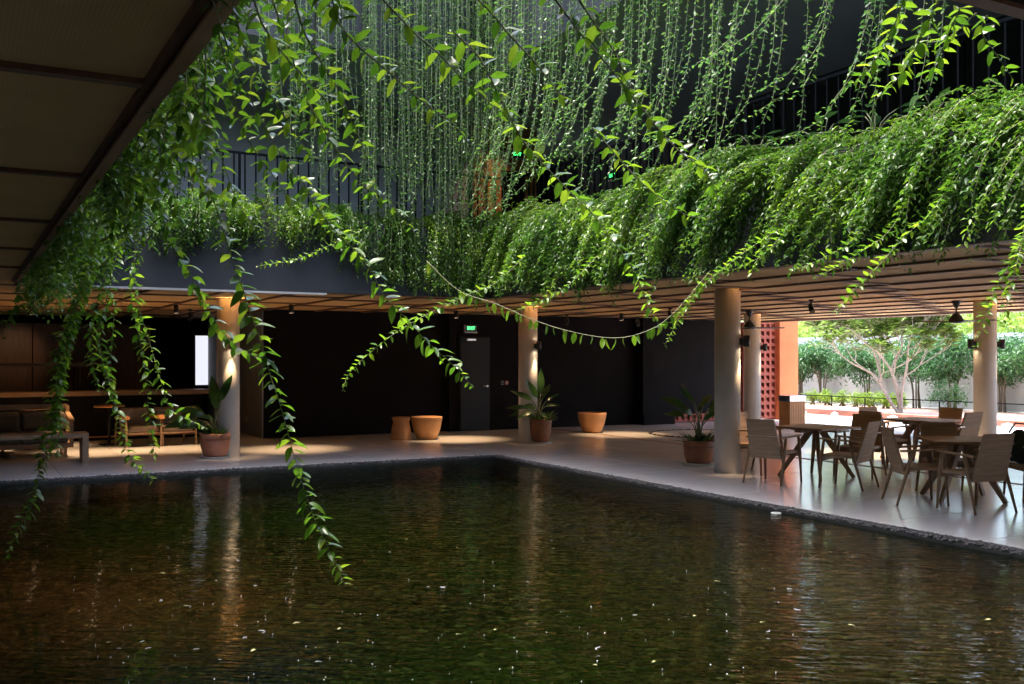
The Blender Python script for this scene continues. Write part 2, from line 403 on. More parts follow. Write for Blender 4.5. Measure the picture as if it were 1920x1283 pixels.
def leaf_mesh(name, mat, width=0.45, bend=0.2, fold=0.12, rows=6, tipx=1.0):
    """one larger leaf, length 1 along +X, normal +Z"""
    V, F = [], []
    for i in range(rows):
        t = i / (rows - 1)
        hw = width / 2 * (math.sin(math.pi * min(1, t ** 0.85 * 0.985 + 0.015)) ** 0.85)
        for c in (-1, 0, 1):
            V.append((t * tipx, c * hw, -bend * t * t + abs(c) * fold * hw * 2 + 0.02 * math.sin(7 * t + c)))
    for i in range(rows - 1):
        for c in range(2):
            a = i * 3 + c
            F.append((a, a + 3, a + 4, a + 1))
    me = bpy.data.meshes.new(name); me.from_pydata(V, [], F)
    me.polygons.foreach_set('use_smooth', [True] * len(F)); me.materials.append(M[mat]); me.update()
    return me

def basis(d, n):
    d = Vector(d).normalized(); n = Vector(n); s = n.cross(d)
    if s.length < 1e-4: s = Vector((1, 0, 0)).cross(d)
    s.normalize(); u = d.cross(s)
    return Matrix((d, s, u)).transposed()

def smooth_path(pts, n):
    """Catmull-Rom through the points, n samples evenly spaced"""
    P = np.array(pts, float)
    if len(P) < 3:
        t = np.linspace(0, 1, n)[:, None]; return P[0] + (P[-1] - P[0]) * t
    Q = np.vstack([2 * P[0] - P[1], P, 2 * P[-1] - P[-2]])
    out = []
    for i in range(1, len(Q) - 2):
        t = np.linspace(0, 1, 12, endpoint=False)[:, None]
        a, b, c, d = Q[i - 1], Q[i], Q[i + 1], Q[i + 2]
        out.append(0.5 * ((2 * b) + (-a + c) * t + (2 * a - 5 * b + 4 * c - d) * t ** 2 + (-a + 3 * b - 3 * c + d) * t ** 3))
    out.append(P[-1:]); R = np.vstack(out)
    s = np.r_[0, np.cumsum(np.linalg.norm(np.diff(R, axis=0), axis=1))]
    u = np.linspace(0, s[-1], n)
    return np.stack([np.interp(u, s, R[:, k]) for k in range(3)], 1)

def path_len(P): return float(np.linalg.norm(np.diff(P, axis=0), axis=1).sum())

# ------------------------------------------------------------------ the building
CEIL = 2.72                     # underside of the battens
F2 = 3.75                       # upper floor
OX0, OX1, OY0, OY1 = -9.4, -2.4, -15.7, -2.9      # the opening above the pool
PX0, PX1, PY0, PY1 = -10.6, -1.83, -16.5, -1.96   # the pool
BX0, BX1, BY0, BY1 = -20.0, 9.6, -24.0, 14.0     # outline of the slabs
WATER_Z, BED_Z = -0.06, -0.32

def structure(o, label, cat): return tag(o, label, cat, kind='structure')

def ring_boxes(mb, x0, x1, y0, y1, z0, z1, hx0, hx1, hy0, hy1):
    """a slab with a rectangular hole"""
    mb.box(x0, hx0, y0, y1, z0, z1); mb.box(hx1, x1, y0, y1, z0, z1)
    mb.box(hx0, hx1, y0, hy0, z0, z1); mb.box(hx0, hx1, hy1, y1, z0, z1)
    return mb

# ground outside reaches to the horizon
g = MB()
ring_boxes(g, -160, 200, -160, 200, -0.6, -0.03, BX0, BX1, BY0, BY1)
structure(g.build('ground', 'gravel_white'), 'pale gravel ground of the garden outside the hall', 'ground')

# floor with tiles
fl = MB(); ring_boxes(fl, BX0, BX1, BY0, BY1, -0.5, -0.012, PX0, PX1, PY0, PY1)
floor = structure(fl.build('floor', 'grout'), 'pale grey tiled floor round the dark pool', 'floor')
TS = 1.2
def tile_mesh(sx, sy):
    return MB().box(-sx / 2, sx / 2, -sy / 2, sy / 2, -0.01, 0.0, 0.003).mesh('floor_tile', 'tile')
TM = {}
def lay_tiles(x0, x1, y0, y1):
    nx = max(1, round((x1 - x0) / TS)); ny = max(1, round((y1 - y0) / TS))
    sx, sy = (x1 - x0) / nx, (y1 - y0) / ny
    key = (round(sx, 3), round(sy, 3))
    if key not in TM: TM[key] = tile_mesh(sx - 0.008, sy - 0.008)
    for i in range(nx):
        for j in range(ny):
            ob('floor_tile', TM[key], floor, (x0 + (i + 0.5) * sx, y0 + (j + 0.5) * sy, 0.0))
EDGE = 0.13
lay_tiles(PX1 + EDGE, BX1, -17.5, PY1 + EDGE)
lay_tiles(PX1 + EDGE, BX1, PY1 + EDGE, 3.5)
lay_tiles(-13.5, PX1 + EDGE, PY1 + EDGE, 3.5)
lay_tiles(-13.5, -4.4, 3.5, 9.0)
mb = MB().box(-16, PX0 - 0.004, -20, PY1 + EDGE - 0.004, -0.011, 0.0); mb.box(PX0, PX1 + EDGE - 0.004, -20, PY0 - 0.004, -0.011, 0.0)
mb.build('deck_paving', 'tile', floor)

MB().box(2.45, 2.56, -17, 3.4, -0.004, 0.006, 0.002).build('inlay_strip', 'beam', floor)

# pool: bed, walls, water, pebbles, rough stone edge
structure(MB().box(PX0 - 0.3, PX1 + 0.3, PY0 - 0.3, PY1 + 0.3, BED_Z - 0.1, BED_Z).build('pool_bed', 'bed'), 'dark pebbled bed of the shallow pool', 'pool bed')
pw = MB(); ring_boxes(pw, PX0 - 0.02, PX1 + 0.02, PY0 - 0.02, PY1 + 0.02, BED_Z, -0.03, PX0 + 0.02, PX1 - 0.02, PY0 + 0.02, PY1 - 0.02)
structure(pw.build('pool_wall', 'pool_wall'), 'black upright side walls round the pool', 'pool wall')
wm = np_mesh('water', np.array([(PX0 + 0.01, PY0 + 0.01, WATER_Z), (PX1 - 0.01, PY0 + 0.01, WATER_Z), (PX1 - 0.01, PY1 - 0.01, WATER_Z), (PX0 + 0.01, PY1 - 0.01, WATER_Z)]), np.array([(0, 1, 2, 3)]), 'water')
structure(ob('water', wm), 'dark greenish rain-rippled pool water', 'water')

def stones(n, xs, ys, z, r0, r1, name, mat, flat=0.5):
    """low-poly stones (squashed octahedra with jitter, 20-gon hull) in one mesh"""
    bm = bmesh.new(); bmesh.ops.create_icosphere(bm, subdivisions=1, radius=1.0)
    bm.verts.ensure_lookup_table()
    T = np.array([v.co[:] for v in bm.verts]); F = np.array([[v.index for v in f.verts] for f in bm.faces]); bm.free()
    r = rng.uniform(r0, r1, n); a = rng.uniform(0, 6.283, n); el = rng.uniform(0.6, 1.0, n); fl_ = rng.uniform(0.7, 1.2, n) * flat
    V = T[None] * (1 + rng.normal(0, 0.09, (n, len(T), 1)))
    V = V * np.stack([r, r * el, r * fl_], 1)[:, None]
    ca, sa = np.cos(a)[:, None], np.sin(a)[:, None]
    X = V[..., 0] * ca - V[..., 1] * sa + xs[:, None]; Y = V[..., 0] * sa + V[..., 1] * ca + ys[:, None]; Z = V[..., 2] + z[:, None] if hasattr(z, '__len__') else V[..., 2] + z
    F = (F[None] + (np.arange(n) * len(T))[:, None, None]).reshape(-1, 3)
    return np_mesh(name, np.stack([X, Y, Z], -1).reshape(-1, 3), F, mat, np.repeat(rng.random(n), len(T)), flat > 0.5)

n = 26000
# pebbles where the bed is seen near; further off the bed's own material carries on
pts = []
while len(pts) < n:
    x = rng.uniform(PX0 + 0.05, PX1 - 0.05, 8000); y = rng.uniform(PY0 + 0.05, PY1 - 0.1, 8000)
    d = (x - CAM[0]) * FW[0] + (y - CAM[1]) * FW[1]
    keep = (d > 3.5) & (rng.random(8000) < np.clip(6.5 / d, 0, 1) ** 1.5)
    pts += list(zip(x[keep], y[keep]))
pts = np.array(pts[:n])
o = ob('pool_pebbles', stones(n, pts[:, 0], pts[:, 1], BED_Z + 0.002, 0.018, 0.05, 'pool_pebbles', 'pebble', 0.2))
tag(o, 'brown and olive pebbles lying under the pool water', 'pebbles', kind='stuff')

def edge_strip(name, x0, x1, y0, y1, label, n):
    o = ob(name, stones(n, rng.uniform(x0, x1, n), rng.uniform(y0, y1, n), rng.uniform(-0.035, -0.008, n), 0.012, 0.032, name, 'edge_stone', 0.6))
    return tag(o, label, 'gravel', kind='stuff')
edge_strip('edge_gravel', PX1 - 0.01, PX1 + EDGE - 0.02, PY0, PY1 + EDGE - 0.02, 'dark broken stone strip along the pool by the dining tables', 8000)
edge_strip('edge_gravel', PX0, PX1, PY1 - 0.01, PY1 + EDGE - 0.02, 'dark broken stone strip along the pool by the lounge', 5000)
structure(MB().box(PX1 + 0.021, PX1 + EDGE, PY0, PY1 + EDGE, -0.06, -0.028).box(PX0, PX1 + 0.02, PY1 + 0.021, PY1 + EDGE, -0.06, -0.028).build('pool_kerb', 'edge_stone'), 'dark sunken kerb under the broken stone strip', 'kerb')

# upper slab = ceiling below, with woven panels and battens
cb = MB(); ring_boxes(cb, BX0, BX1, BY0, BY1, CEIL + 0.09, F2, OX0 - 0.05, OX1 + 0.05, OY0 - 0.05, OY1 + 0.05)
ceiling = structure(cb.build('ceiling', 'concrete'), 'ceiling of woven panels between dark wood battens', 'ceiling')
PNX, PNY = 1.12, 2.2
PM = {}
def lay_ceiling(x0, x1, y0, y1, seed, pnx=PNX, stagger=True):
    r = random.Random(seed)
    nx = max(1, round((x1 - x0) / pnx)); ny = max(1, round((y1 - y0) / PNY))
    sx, sy = (x1 - x0) / nx, (y1 - y0) / ny
    key = (round(sx, 3), round(sy, 3))
    if key not in PM:
        PM[key] = (MB().box(-sx / 2 + 0.02, sx / 2 - 0.02, -sy / 2 + 0.03, sy / 2 - 0.03, 0, 0.035, 0.004).mesh('ceiling_panel', 'rattan'),
                   MB().box(-sx / 2 + 0.036, sx / 2 - 0.036, -0.03, 0.03, 0.006, 0.07).mesh('cross_batten', 'batten'))
    pm, cm = PM[key]
    bm_ = MB().box(-0.026, 0.026, y0, y1, 0, 0.075).mesh('batten', 'batten')
    for i in range(nx + 1):
        ob('batten', bm_, ceiling, (x0 + i * sx if 0 < i < nx else x0 + i * sx + (0.027 if i == 0 else -0.027), 0, CEIL))
    for i in range(nx):
        off = (0.0, 0.37, 0.68)[i % 3] * sy if stagger else -0.05
        for j in range(ny):
            ob('ceiling_panel', pm, ceiling, (x0 + (i + 0.5) * sx, y0 + (j + 0.5) * sy, CEIL + 0.028))
            ob('cross_batten', cm, ceiling, (x0 + (i + 0.5) * sx, min(y1 - 0.06, y0 + j * sy + off + 0.05), CEIL))
lay_ceiling(OX1 + 0.19, BX1 - 0.3, -16.0, 3.5, 1)
lay_ceiling(-14.0, OX1 + 0.17, OY1 + 0.16, 3.5, 2)
lay_ceiling(-14.0, -4.4, 3.52, 9.0, 5)
lay_ceiling(-13.0, OX0 - 0.021, -20.06, OY1 + 0.14, 3, 1.8, False)
lay_ceiling(OX0 - 0.02, OX1 + 0.17, -20.06, OY0 - 0.021, 4, 1.8, False)
structure(MB().box(BX1 - 0.28, BX1 + 0.02, -20, 3.4, 2.70, F2 - 0.02, 0.01).build('edge_beam', 'beam'), 'brown timber edge beam over the garden opening', 'beam')

# fascia round the opening at the two upper floors
def fascia(name, z0, z1, label, mat='render_dark', t=0.02):
    f = MB()
    f.box(OX0 - t, OX0, OY0, OY1, z0, z1); f.box(OX1, OX1 + t, OY0, OY1, z0, z1)
    f.box(OX0 - t, OX1 + t, OY1, OY1 + t, z0, z1); f.box(OX0 - t, OX1 + t, OY0 - t, OY0, z0, z1)
    return structure(f.build(name, mat), label, 'fascia')
fa = fascia('fascia', CEIL - 0.015, F2 + 0.06, 'charcoal rendered fascia below the planted edge over the pool')
t = MB(); t.box(OX0 + 0.9, OX0 + 4.2, OY1 - 0.012, OY1 + 0.03, CEIL - 0.05, CEIL - 0.02); t.build('edge_trim', 'trim', fa)
eb = MB()
eb.box(OX1 + 0.022, OX1 + 0.18, OY0 - 0.022, OY1 + 0.022, CEIL - 0.022, CEIL - 0.002)
eb.box(OX0 - 0.02, OX1 + 0.18, OY1 + 0.023, OY1 + 0.15, CEIL - 0.022, CEIL - 0.002)
eb.box(OX0 - 0.05, OX0 + 0.004, OY0 - 0.02, OY1, CEIL - 0.03, CEIL - 0.017)
eb.box(OX0 + 0.005, OX1, OY0 - 0.05, OY0 + 0.004, CEIL - 0.03, CEIL - 0.017)
eb.build('edge_board', 'beam', ceiling)
Z3 = 6.45
fascia('upper_fascia', Z3, 8.35, 'dark fascia of the top floor behind the hanging vines')
st = MB(); ring_boxes(st, BX0, BX1, BY0, BY1, Z3 + 0.02, 7.45, OX0 - 0.05, OX1 + 0.05, OY0 - 0.05, OY1 + 0.05)
structure(st.build('upper_ceiling', 'garden_wall'), 'grey plain ceiling over the upper gallery', 'ceiling')
PD = 0.85
def soil_ring(name, z, label):
    s = MB(); ring_boxes(s, OX0 - PD, OX1 + PD, OY0 - PD, OY1 + PD, z - 0.03, z + 0.03, OX0 - 0.065, OX1 + 0.065, OY0 - 0.065, OY1 + 0.065)
    tag(s.build(name, 'soil'), label, 'soil', kind='structure')
soil_ring('planter_soil', F2 + 0.035, 'dark soil bed of the gallery edge planter')
soil_ring('roof_planter_soil', 8.2, 'dark soil bed of the top planter')

# upper gallery walls
structure(MB().box(-14, 0.3, 0.3, 0.55, F2, Z3 + 0.02).build('gallery_wall_back', 'gallery_grey'), 'grey rendered wall behind the gallery railing', 'wall')
gw = structure(MB().box(2.6, 2.85, -20, 3.4, F2, Z3 + 0.02).build('gallery_wall_right', 'render_dark'), 'dark gallery wall behind the long planted edge', 'wall')
pm_ = MB().box(-0.02, 0.02, -0.62, 0.62, 0, 2.5, 0.004).mesh('wall_panel', 'door_paint')
for i in range(9): ob('wall_panel', pm_, gw, (2.585, -17 + i * 1.9, F2 + 0.02))
structure(MB().box(-13.3, -13.05, -20, 0.2, F2, Z3 + 0.02).build('gallery_wall_left', 'render_grey'), 'grey gallery wall over the lounge side', 'wall')
structure(MB().box(-13, 2.6, -20.3, -20.05, F2, Z3 + 0.02).build('gallery_wall_front', 'render_grey'), 'grey gallery wall behind the camera side', 'wall')
structure(MB().box(0.3, 2.6, 3.2, 3.4, F2, Z3 + 0.02).build('gallery_corridor_wall', 'render_black'), 'black end wall of the gallery corridor', 'wall')
op = tag(MB().box(-1.15, 0.30, 0.17, 0.295, F2, Z3 - 0.01).build('orange_wall', 'orange_wall'), 'warm orange wall panel with a dark doorway on the gallery', 'wall panel', kind='structure')
MB().box(-0.52, -0.02, 0.155, 0.168, F2, F2 + 1.75).build('doorway', 'render_black', op)

# railings of the gallery: rails plus single balusters
BAL = MB().box(-0.011, 0.011, -0.011, 0.011, 0.12, 1.13).mesh('baluster', 'rail_metal')
def railing(a, b, label):
    a = np.array(a, float); b = np.array(b, float); L = np.linalg.norm(b - a); ang = math.atan2(b[1] - a[1], b[0] - a[0])
    r = thing('railing', label, 'railing', (a[0], a[1], F2), ang)
    MB().box(0, L, -0.02, 0.02, 1.13, 1.165).build('top_rail', 'rail_metal', r)
    MB().box(0, L, -0.012, 0.012, 0.09, 0.12).build('bottom_rail', 'rail_metal', r)
    k = int(L / 0.17)
    for i in range(k + 1): ob('baluster', BAL, r, ((i + 0.25) * L / (k + 1), 0, 0))
    for i in range(int(L / 2) + 1):
        MB().box(-0.018, 0.018, -0.018, 0.018, -0.02, 1.13).build('post', 'rail_metal', r, (min(L - 0.02, 0.02 + i * 2), 0, 0))
railing((OX0 - 0.9, OY1 + 0.95), (OX1 + 0.9, OY1 + 0.95), 'black metal baluster railing in front of the grey gallery wall')
railing((OX1 + 0.95, OY1 + 0.9), (OX1 + 0.95, OY0 - 0.9), 'black metal baluster railing in front of the dark gallery wall')

# ground floor walls
structure(MB().box(-4.4, -0.1, 3.7, 9.2, 0, CEIL + 0.09).build('wall_back', 'render_black'), 'black rendered wall behind the tan tubs', 'wall')
structure(MB().box(-4.43, -4.40, 3.69, 9.2, 0, CEIL + 0.08).build('wall_return', 'render_return'), 'dark grey return wall beside the lounge opening', 'wall')
dw = structure(MB().box(-0.1, 5.6, 3.5, 9.2, 0, CEIL + 0.09).build('wall_door', 'render_black'), 'black rendered wall holding the grey service door', 'wall')
structure(MB().box(5.6, 9.0, 3.75, 4.2, 0, CEIL + 0.09).build('wall_far', 'render_black'), 'black wall behind the stone ring and low clay blocks', 'wall')
structure(MB().box(5.25, 5.6, 3.2, 3.5, 0, CEIL + 0.09).build('wall_pilaster', 'render_black'), 'narrow charcoal pilaster standing out from the black wall', 'pilaster')
structure(MB().box(5.2, 6.2, 3.1, 3.74, 0, 0.28, 0.01).build('wall_plinth', 'render_black'), 'low charcoal plinth at the foot of the pilaster', 'plinth')
structure(MB().box(-20, -4.4, 9.0, 9.3, 0, CEIL + 0.09).build('wall_lounge', 'render_black'), 'black back wall of the lounge bar', 'wall')
structure(MB().box(-16.3, -16.0, -20, 9, 0, CEIL + 0.09).build('wall_left', 'render_black'), 'black side wall of the lounge', 'wall')
structure(MB().box(-16, 10, -21.6, -21.3, 0, CEIL + 0.09).build('wall_front', 'render_black'), 'black wall behind the camera', 'wall')
structure(MB().box(10.2, 10.9, 3.45, 4.3, -0.03, F2 + 0.4).build('wall_terracotta', 'terracotta_wall'), 'smooth terracotta end wall at the garden opening', 'wall')

# columns on the six metre grid
def column(x, y, label):
    c = MB().lathe([(0.192, 0), (0.192, CEIL + 0.02)], 40).build('column', 'column', None, (x, y, 0))
    return tag(c, label, 'column', 'round columns round the pool', 'structure')
column(0, 0, 'round pale plaster column beside the black wall with the service door')
column(0, -6, 'thick round plaster column beside the first dining table')
column(-6, 0, 'round pale column beside the pot on the lounge corner')
column(6, 0, 'round pale column in front of the clay breeze block wall')
column(6, -6, 'round pale column between the dining tables and the garden')

# breeze block wall by the terracotta end wall
bw = thing('breeze_block_wall', 'red clay breeze block screen beside the terracotta wall', 'screen wall', (9.0, 3.62, 0))
BB = MB()
BB.box(0, 0.2, 0, 0.03, 0, 0.03); BB.box(0, 0.2, 0, 0.03, 0.17, 0.2)
BB.box(0, 0.03, 0, 0.03, 0.03, 0.17); BB.box(0.17, 0.2, 0, 0.03, 0.03, 0.17)
BB.add([(0.03, 0.02, 0.03), (0.17, 0.02, 0.03), (0.03, 0.09, 0.17), (0.03, 0.0, 0.17), (0.10, 0.05, 0.10)], [(0, 1, 4), (1, 2, 4), (2, 3, 4), (3, 0, 4)])
BB.box(0.03, 0.17, 0.10, 0.14, 0.03, 0.17)
BBm = BB.mesh('breeze_block', 'breeze')
for i in range(6):
    for j in range(13):
        ob('breeze_block', BBm, bw, (i * 0.2005, 0, 0.02 + j * 0.2075))
MB().box(0, 1.2, 0.145, 0.2, 0, CEIL).build('backing', 'breeze', bw)
lb = thing('low_breeze_blocks', 'low row of red clay blocks at the foot of the black wall', 'block row', (6.25, 3.5, 0))
for i in range(13): ob('breeze_block', BBm, lb, (i * 0.2005, 0, 0.02))

# ring of stones let into the floor
c = on_floor(1320, 814)
rg = thing('stone_ring', 'dark pebble ring let into the floor behind the potted palm', 'floor inlay', (c[0], c[1], 0))
a = np.linspace(0, 2 * math.pi, 120, endpoint=False)
o = ob('pebbles', stones(120, 1.2 * np.cos(a) + rng.normal(0, 0.015, 120), 1.2 * np.sin(a) + rng.normal(0, 0.015, 120), 0.008, 0.03, 0.055, 'pebbles', 'edge_stone', 0.5), rg); o['kind'] = 'stuff'
MB().lathe([(1.17, 0.001), (1.17, 0.006)], 64).build('sand_disc', 'trim', rg)

def under(child, parent):
    child.parent = parent; return child
# ------------------------------------------------------------------ lamps
WARM = (1.0, 0.63, 0.33)
def spot(loc, d, power, size, blend=0.5, col=WARM, r=0.03):
    l = bpy.data.lights.new('lamp_light', 'SPOT'); l.energy = power; l.spot_size = RAD(size); l.spot_blend = blend; l.color = col; l.shadow_soft_size = r
    o = bpy.data.objects.new('lamp_light', l); COL.objects.link(o); o.location = loc
    o.rotation_euler = Vector(d).to_track_quat('-Z', 'Y').to_euler()
    return o
def sconce(cx, cy, ang, label, up=10, down=9):
    """up and down wall lamp on a column; ang = world heading it points to"""
    dx, dy = math.cos(ang), math.sin(ang)
    t = thing('wall_sconce', label, 'wall lamp', (cx + 0.192 * dx, cy + 0.192 * dy, 1.88), ang)
    MB().box(0.0, 0.05, -0.035, 0.035, 0.03, 0.13).build('bracket', 'black_metal', t)
    t0 = MB().lathe([(0.042, 0.02), (0.042, 0), (0.05, 0), (0.05, 0.17), (0.042, 0.17), (0.042, 0.15)], 20, (0.095, 0, 0), (False, False)).build('lamp_body', 'black_metal', t)
    MB().lathe([(0.041, 0.0), (0.041, 0.003)], 16, (0.095, 0, 0.016)).build('lens', 'lamp_glow', t0)
    MB().lathe([(0.041, 0), (0.041, 0.004)], 16, (0.095, 0, 0.150)).build('lens', 'lamp_glow', t0)
    p = Vector((cx + 0.287 * dx, cy + 0.287 * dy, 0))
    spot(p + Vector((0, 0, 2.07)), (-0.10 * dx, -0.10 * dy, 1), up, 48, 0.8)
    spot(p + Vector((0, 0, 1.86)), (-0.08 * dx, -0.08 * dy, -1), down, 46, 0.8)
def facing(px_off):  # heading towards the camera turned by an angle
    return math.atan2(-FW[1], -FW[0]) + px_off
sconce(0, 0, facing(RAD(48)), 'black up and down lamp on the column by the service door')
sconce(0, -6, facing(RAD(62)), 'black up and down lamp on the column beside the first dining table', 5, 11)
sconce(-6, 0, facing(RAD(30)), 'black up and down lamp on the lounge column', 11, 10)
sconce(6, 0, facing(RAD(70)), 'black up and down lamp on the column before the clay blocks')
sconce(6, -6, facing(RAD(80)), 'black lamp on the garden side of the column by the tables', 12, 8)
sconce(6, -6, facing(RAD(-80)), 'black lamp on the hall side of the column by the tables', 0, 0)

def downlight(p, label, power=60, size=54, tilt=(0, 0, -1)):
    t = thing('downlight', label, 'downlight', (p[0], p[1], CEIL - 0.16), 0, 'black cylinder downlights')
    hs = MB().lathe([(0.045, 0), (0.048, 0.01), (0.048, 0.16)], 18, caps=(False, True)).build('housing', 'black_metal', t)
    MB().lathe([(0.04, 0.012), (0.04, 0.016)], 16).build('lens', 'lamp_glow', hs)
    spot((p[0], p[1], CEIL - 0.17), tilt, power * 0.95, size, 1.0)
downlight(at(546, 578, 18.7), 'black cylinder downlight near the lounge column', 75)
downlight(at(855, 585, 21.0), 'black cylinder downlight in front of the service door', 90)
p = on_floor(180, 848); downlight(p, 'black cylinder downlight above the wooden bench', 90)
p = on_floor(1165, 815); downlight(p, 'black cylinder downlight over the single tan tub', 75)
p = on_floor(330, 842); downlight(p, 'black cylinder downlight above the lounge armchairs', 80)
p = on_floor(60, 838); downlight(p, 'black cylinder downlight above the lounge sofa', 80)

def track_spot(px, py, label, power=0, aim=None):
    d = (CEIL - CAM[2]) * FPX / (HY - py); p = at(px, py, d)
    t = thing('track_spotlight', label, 'spotlight', (p[0], p[1], CEIL), 0.6, 'black track spotlights')
    MB().lathe([(0.045, -0.03), (0.045, 0.0)], 14).build('ceiling_rose', 'black_metal', t)
    MB().tube([(0, 0, -0.03), (0, 0, -0.10)], 0.012, 8).build('stem', 'black_metal', t)
    MB().tube([(0.05, 0.03, -0.09), (-0.05, -0.03, -0.22)], 0.045, 14).build('lamp_head', 'black_metal', t)
    if power: spot((p[0] - 0.04, p[1] - 0.03, CEIL - 0.25), aim, power, 60, 0.8)
track_spot(1521, 562, 'black track spotlight over the first dining table', 160, (1.45, 0.0, -2.0))
track_spot(1257, 578, 'black track spotlight beyond the thick column')
track_spot(1063, 590, 'black track spotlight beside the service door column')
track_spot(1196, 594, 'black track spotlight over the single tan tub')
track_spot(357, 580, 'black track spotlight beside the lounge column')
# washes on the lounge back wall panels
for x in (-10.7, -8.9):
    spot((x, 7.0, CEIL - 0.1), (0, 1, -0.45), 3, 45, 0.9)
# orange wall upstairs
spot((-0.7, -0.9, Z3 - 0.06), (-0.1, 0.9, -1.1), 8, 50, 0.8)
tag_o = thing('gallery_downlight', 'small black downlight above the orange gallery wall', 'downlight', (-0.7, -0.9, Z3 - 0.05))
MB().lathe([(0.05, 0.0), (0.05, 0.07)], 16).build('housing', 'black_metal', tag_o)

# ------------------------------------------------------------------ signs, door, small fittings
def text_mesh(body, size, name):
    cu = bpy.data.curves.new(name, 'FONT'); cu.body = body; cu.size = size; cu.align_x = 'CENTER'; cu.align_y = 'CENTER'; cu.extrude = 0.002; cu.offset = size * 0.02
    tmp = bpy.data.objects.new('tmp', cu); COL.objects.link(tmp)
    dg = bpy.context.evaluated_depsgraph_get()
    me = bpy.data.meshes.new_from_object(tmp.evaluated_get(dg)); me.name = name
    bpy.data.objects.remove(tmp)
    return me
def exit_sign(loc, rz, label, w=0.34, h=0.2):
    t = thing('exit_sign', label, 'exit sign', loc, rz)
    pn = MB().box(-w / 2, w / 2, -0.02, 0.02, 0, h, 0.004).build('sign_panel', 'sign_black', t)
    MB().box(-w / 2 - 0.02, w / 2 + 0.02, -0.03, 0.03, -0.028, 0.0).build('tray', 'trim', t)
    MB().box(-w / 2 - 0.018, -w / 2 - 0.004, -0.022, 0.022, 0.0, h).build('side_cap', 'trim', t)
    me = text_mesh('EXIT', h * 0.62, 'lettering'); me.materials.clear(); me.materials.append(M['exit_green'])
    ob('lettering', me, pn, (0, -0.024, h * 0.52), (RAD(90), 0, 0))
    MB().tube([(0, 0, h), (0, 0, h + 0.12)], 0.006, 6).build('hanger', 'black_metal', t)
p = at(890, 620, 23.2); exit_sign((p[0], 3.42, 2.33), 0, 'small green EXIT sign hung over the grey service door', 0.30, 0.16)
exit_sign((-0.20, 0.1, F2 + 2.02), 0, 'small green EXIT sign on the orange gallery wall', 0.26, 0.14)
p = at(1280, 140, 14.0); exit_sign((2.5, 0.6, F2 + 1.9), RAD(-90), 'small green EXIT sign on the dark gallery wall behind vines', 0.30, 0.16)

def wall_x(px, y):  # world X on the plane Y=y seen at photo column px
    k = (px - HX) / FPX; d = (y - CAM[1]) / (FW[1] + RT[1] * k); return CAM[0] + d * (FW[0] + RT[0] * k), d
x0, d0 = wall_x(862, 3.5); x1, d1 = wall_x(920, 3.5)
dr = thing('service_door', 'plain dark grey service door in the black wall', 'door', ((x0 + x1) / 2, 3.5, 0))
hw = (x1 - x0) / 2; DH = 2.2
dlf = MB().box(-hw + 0.02, hw - 0.02, -0.022, 0.0, 0.012, DH, 0.004).build('door_leaf', 'door_paint', dr)
for sgn in (-1, 1): MB().box(sgn * (hw + 0.02) - 0.035, sgn * (hw + 0.02) + 0.035, -0.04, 0.0, 0, DH + 0.06, 0.004).build('door_frame', 'render_black', dr)
MB().box(-hw - 0.06, hw + 0.06, -0.038, 0.0, DH + 0.004, DH + 0.07, 0.004).build('door_head', 'render_black', dr)
h = MB().lathe([(0.026, 0), (0.026, 0.012)], 16).build('handle_rose', 'steel', dlf, (hw - 0.1, -0.022, 1.05), (RAD(90), 0, 0))
MB().tube([(hw - 0.1, -0.03, 1.05), (hw - 0.1, -0.07, 1.05), (hw - 0.22, -0.075, 1.05)], 0.011, 8).build('handle', 'steel', dlf)
MB().box(-hw + 0.16, -hw + 0.40, -0.07, -0.022, DH - 0.08, DH - 0.03, 0.006).build('door_closer', 'steel', dlf)
for px, lab, m_ in ((942, 'dark call switch on the wall beside the service door', 'socket'), (950, 'small red alarm switch on the wall beside the service door', 'alarm_red')):
    x, d = wall_x(px, 3.5); t = thing('wall_switch', lab, 'switch', (x, 3.5, 1.12))
    pl_ = MB().box(-0.04, 0.04, -0.012, 0, -0.045, 0.045, 0.004).build('plate', m_, t); MB().box(-0.022, 0.022, -0.02, -0.012, -0.024, 0.024, 0.003).build('button', 'trim' if m_ == 'alarm_red' else 'render_black', pl_)
k = (463 - HX) / FPX; d = (-4.43 - CAM[0]) / (FW[0] + RT[0] * k)
t = thing('wall_socket', 'square grey wall socket low on the return wall', 'socket', (-4.43, CAM[1] + d * (FW[1] + RT[1] * k), 0.34))
MB().box(-0.012, 0, -0.11, 0.11, -0.05, 0.06, 0.004).build('plate', 'socket', t)
for s_ in (-1, 1): MB().box(-0.016, -0.012, s_ * 0.05 - 0.03, s_ * 0.05 + 0.03, -0.03, 0.03, 0.002).build('outlet', 'trim', t)

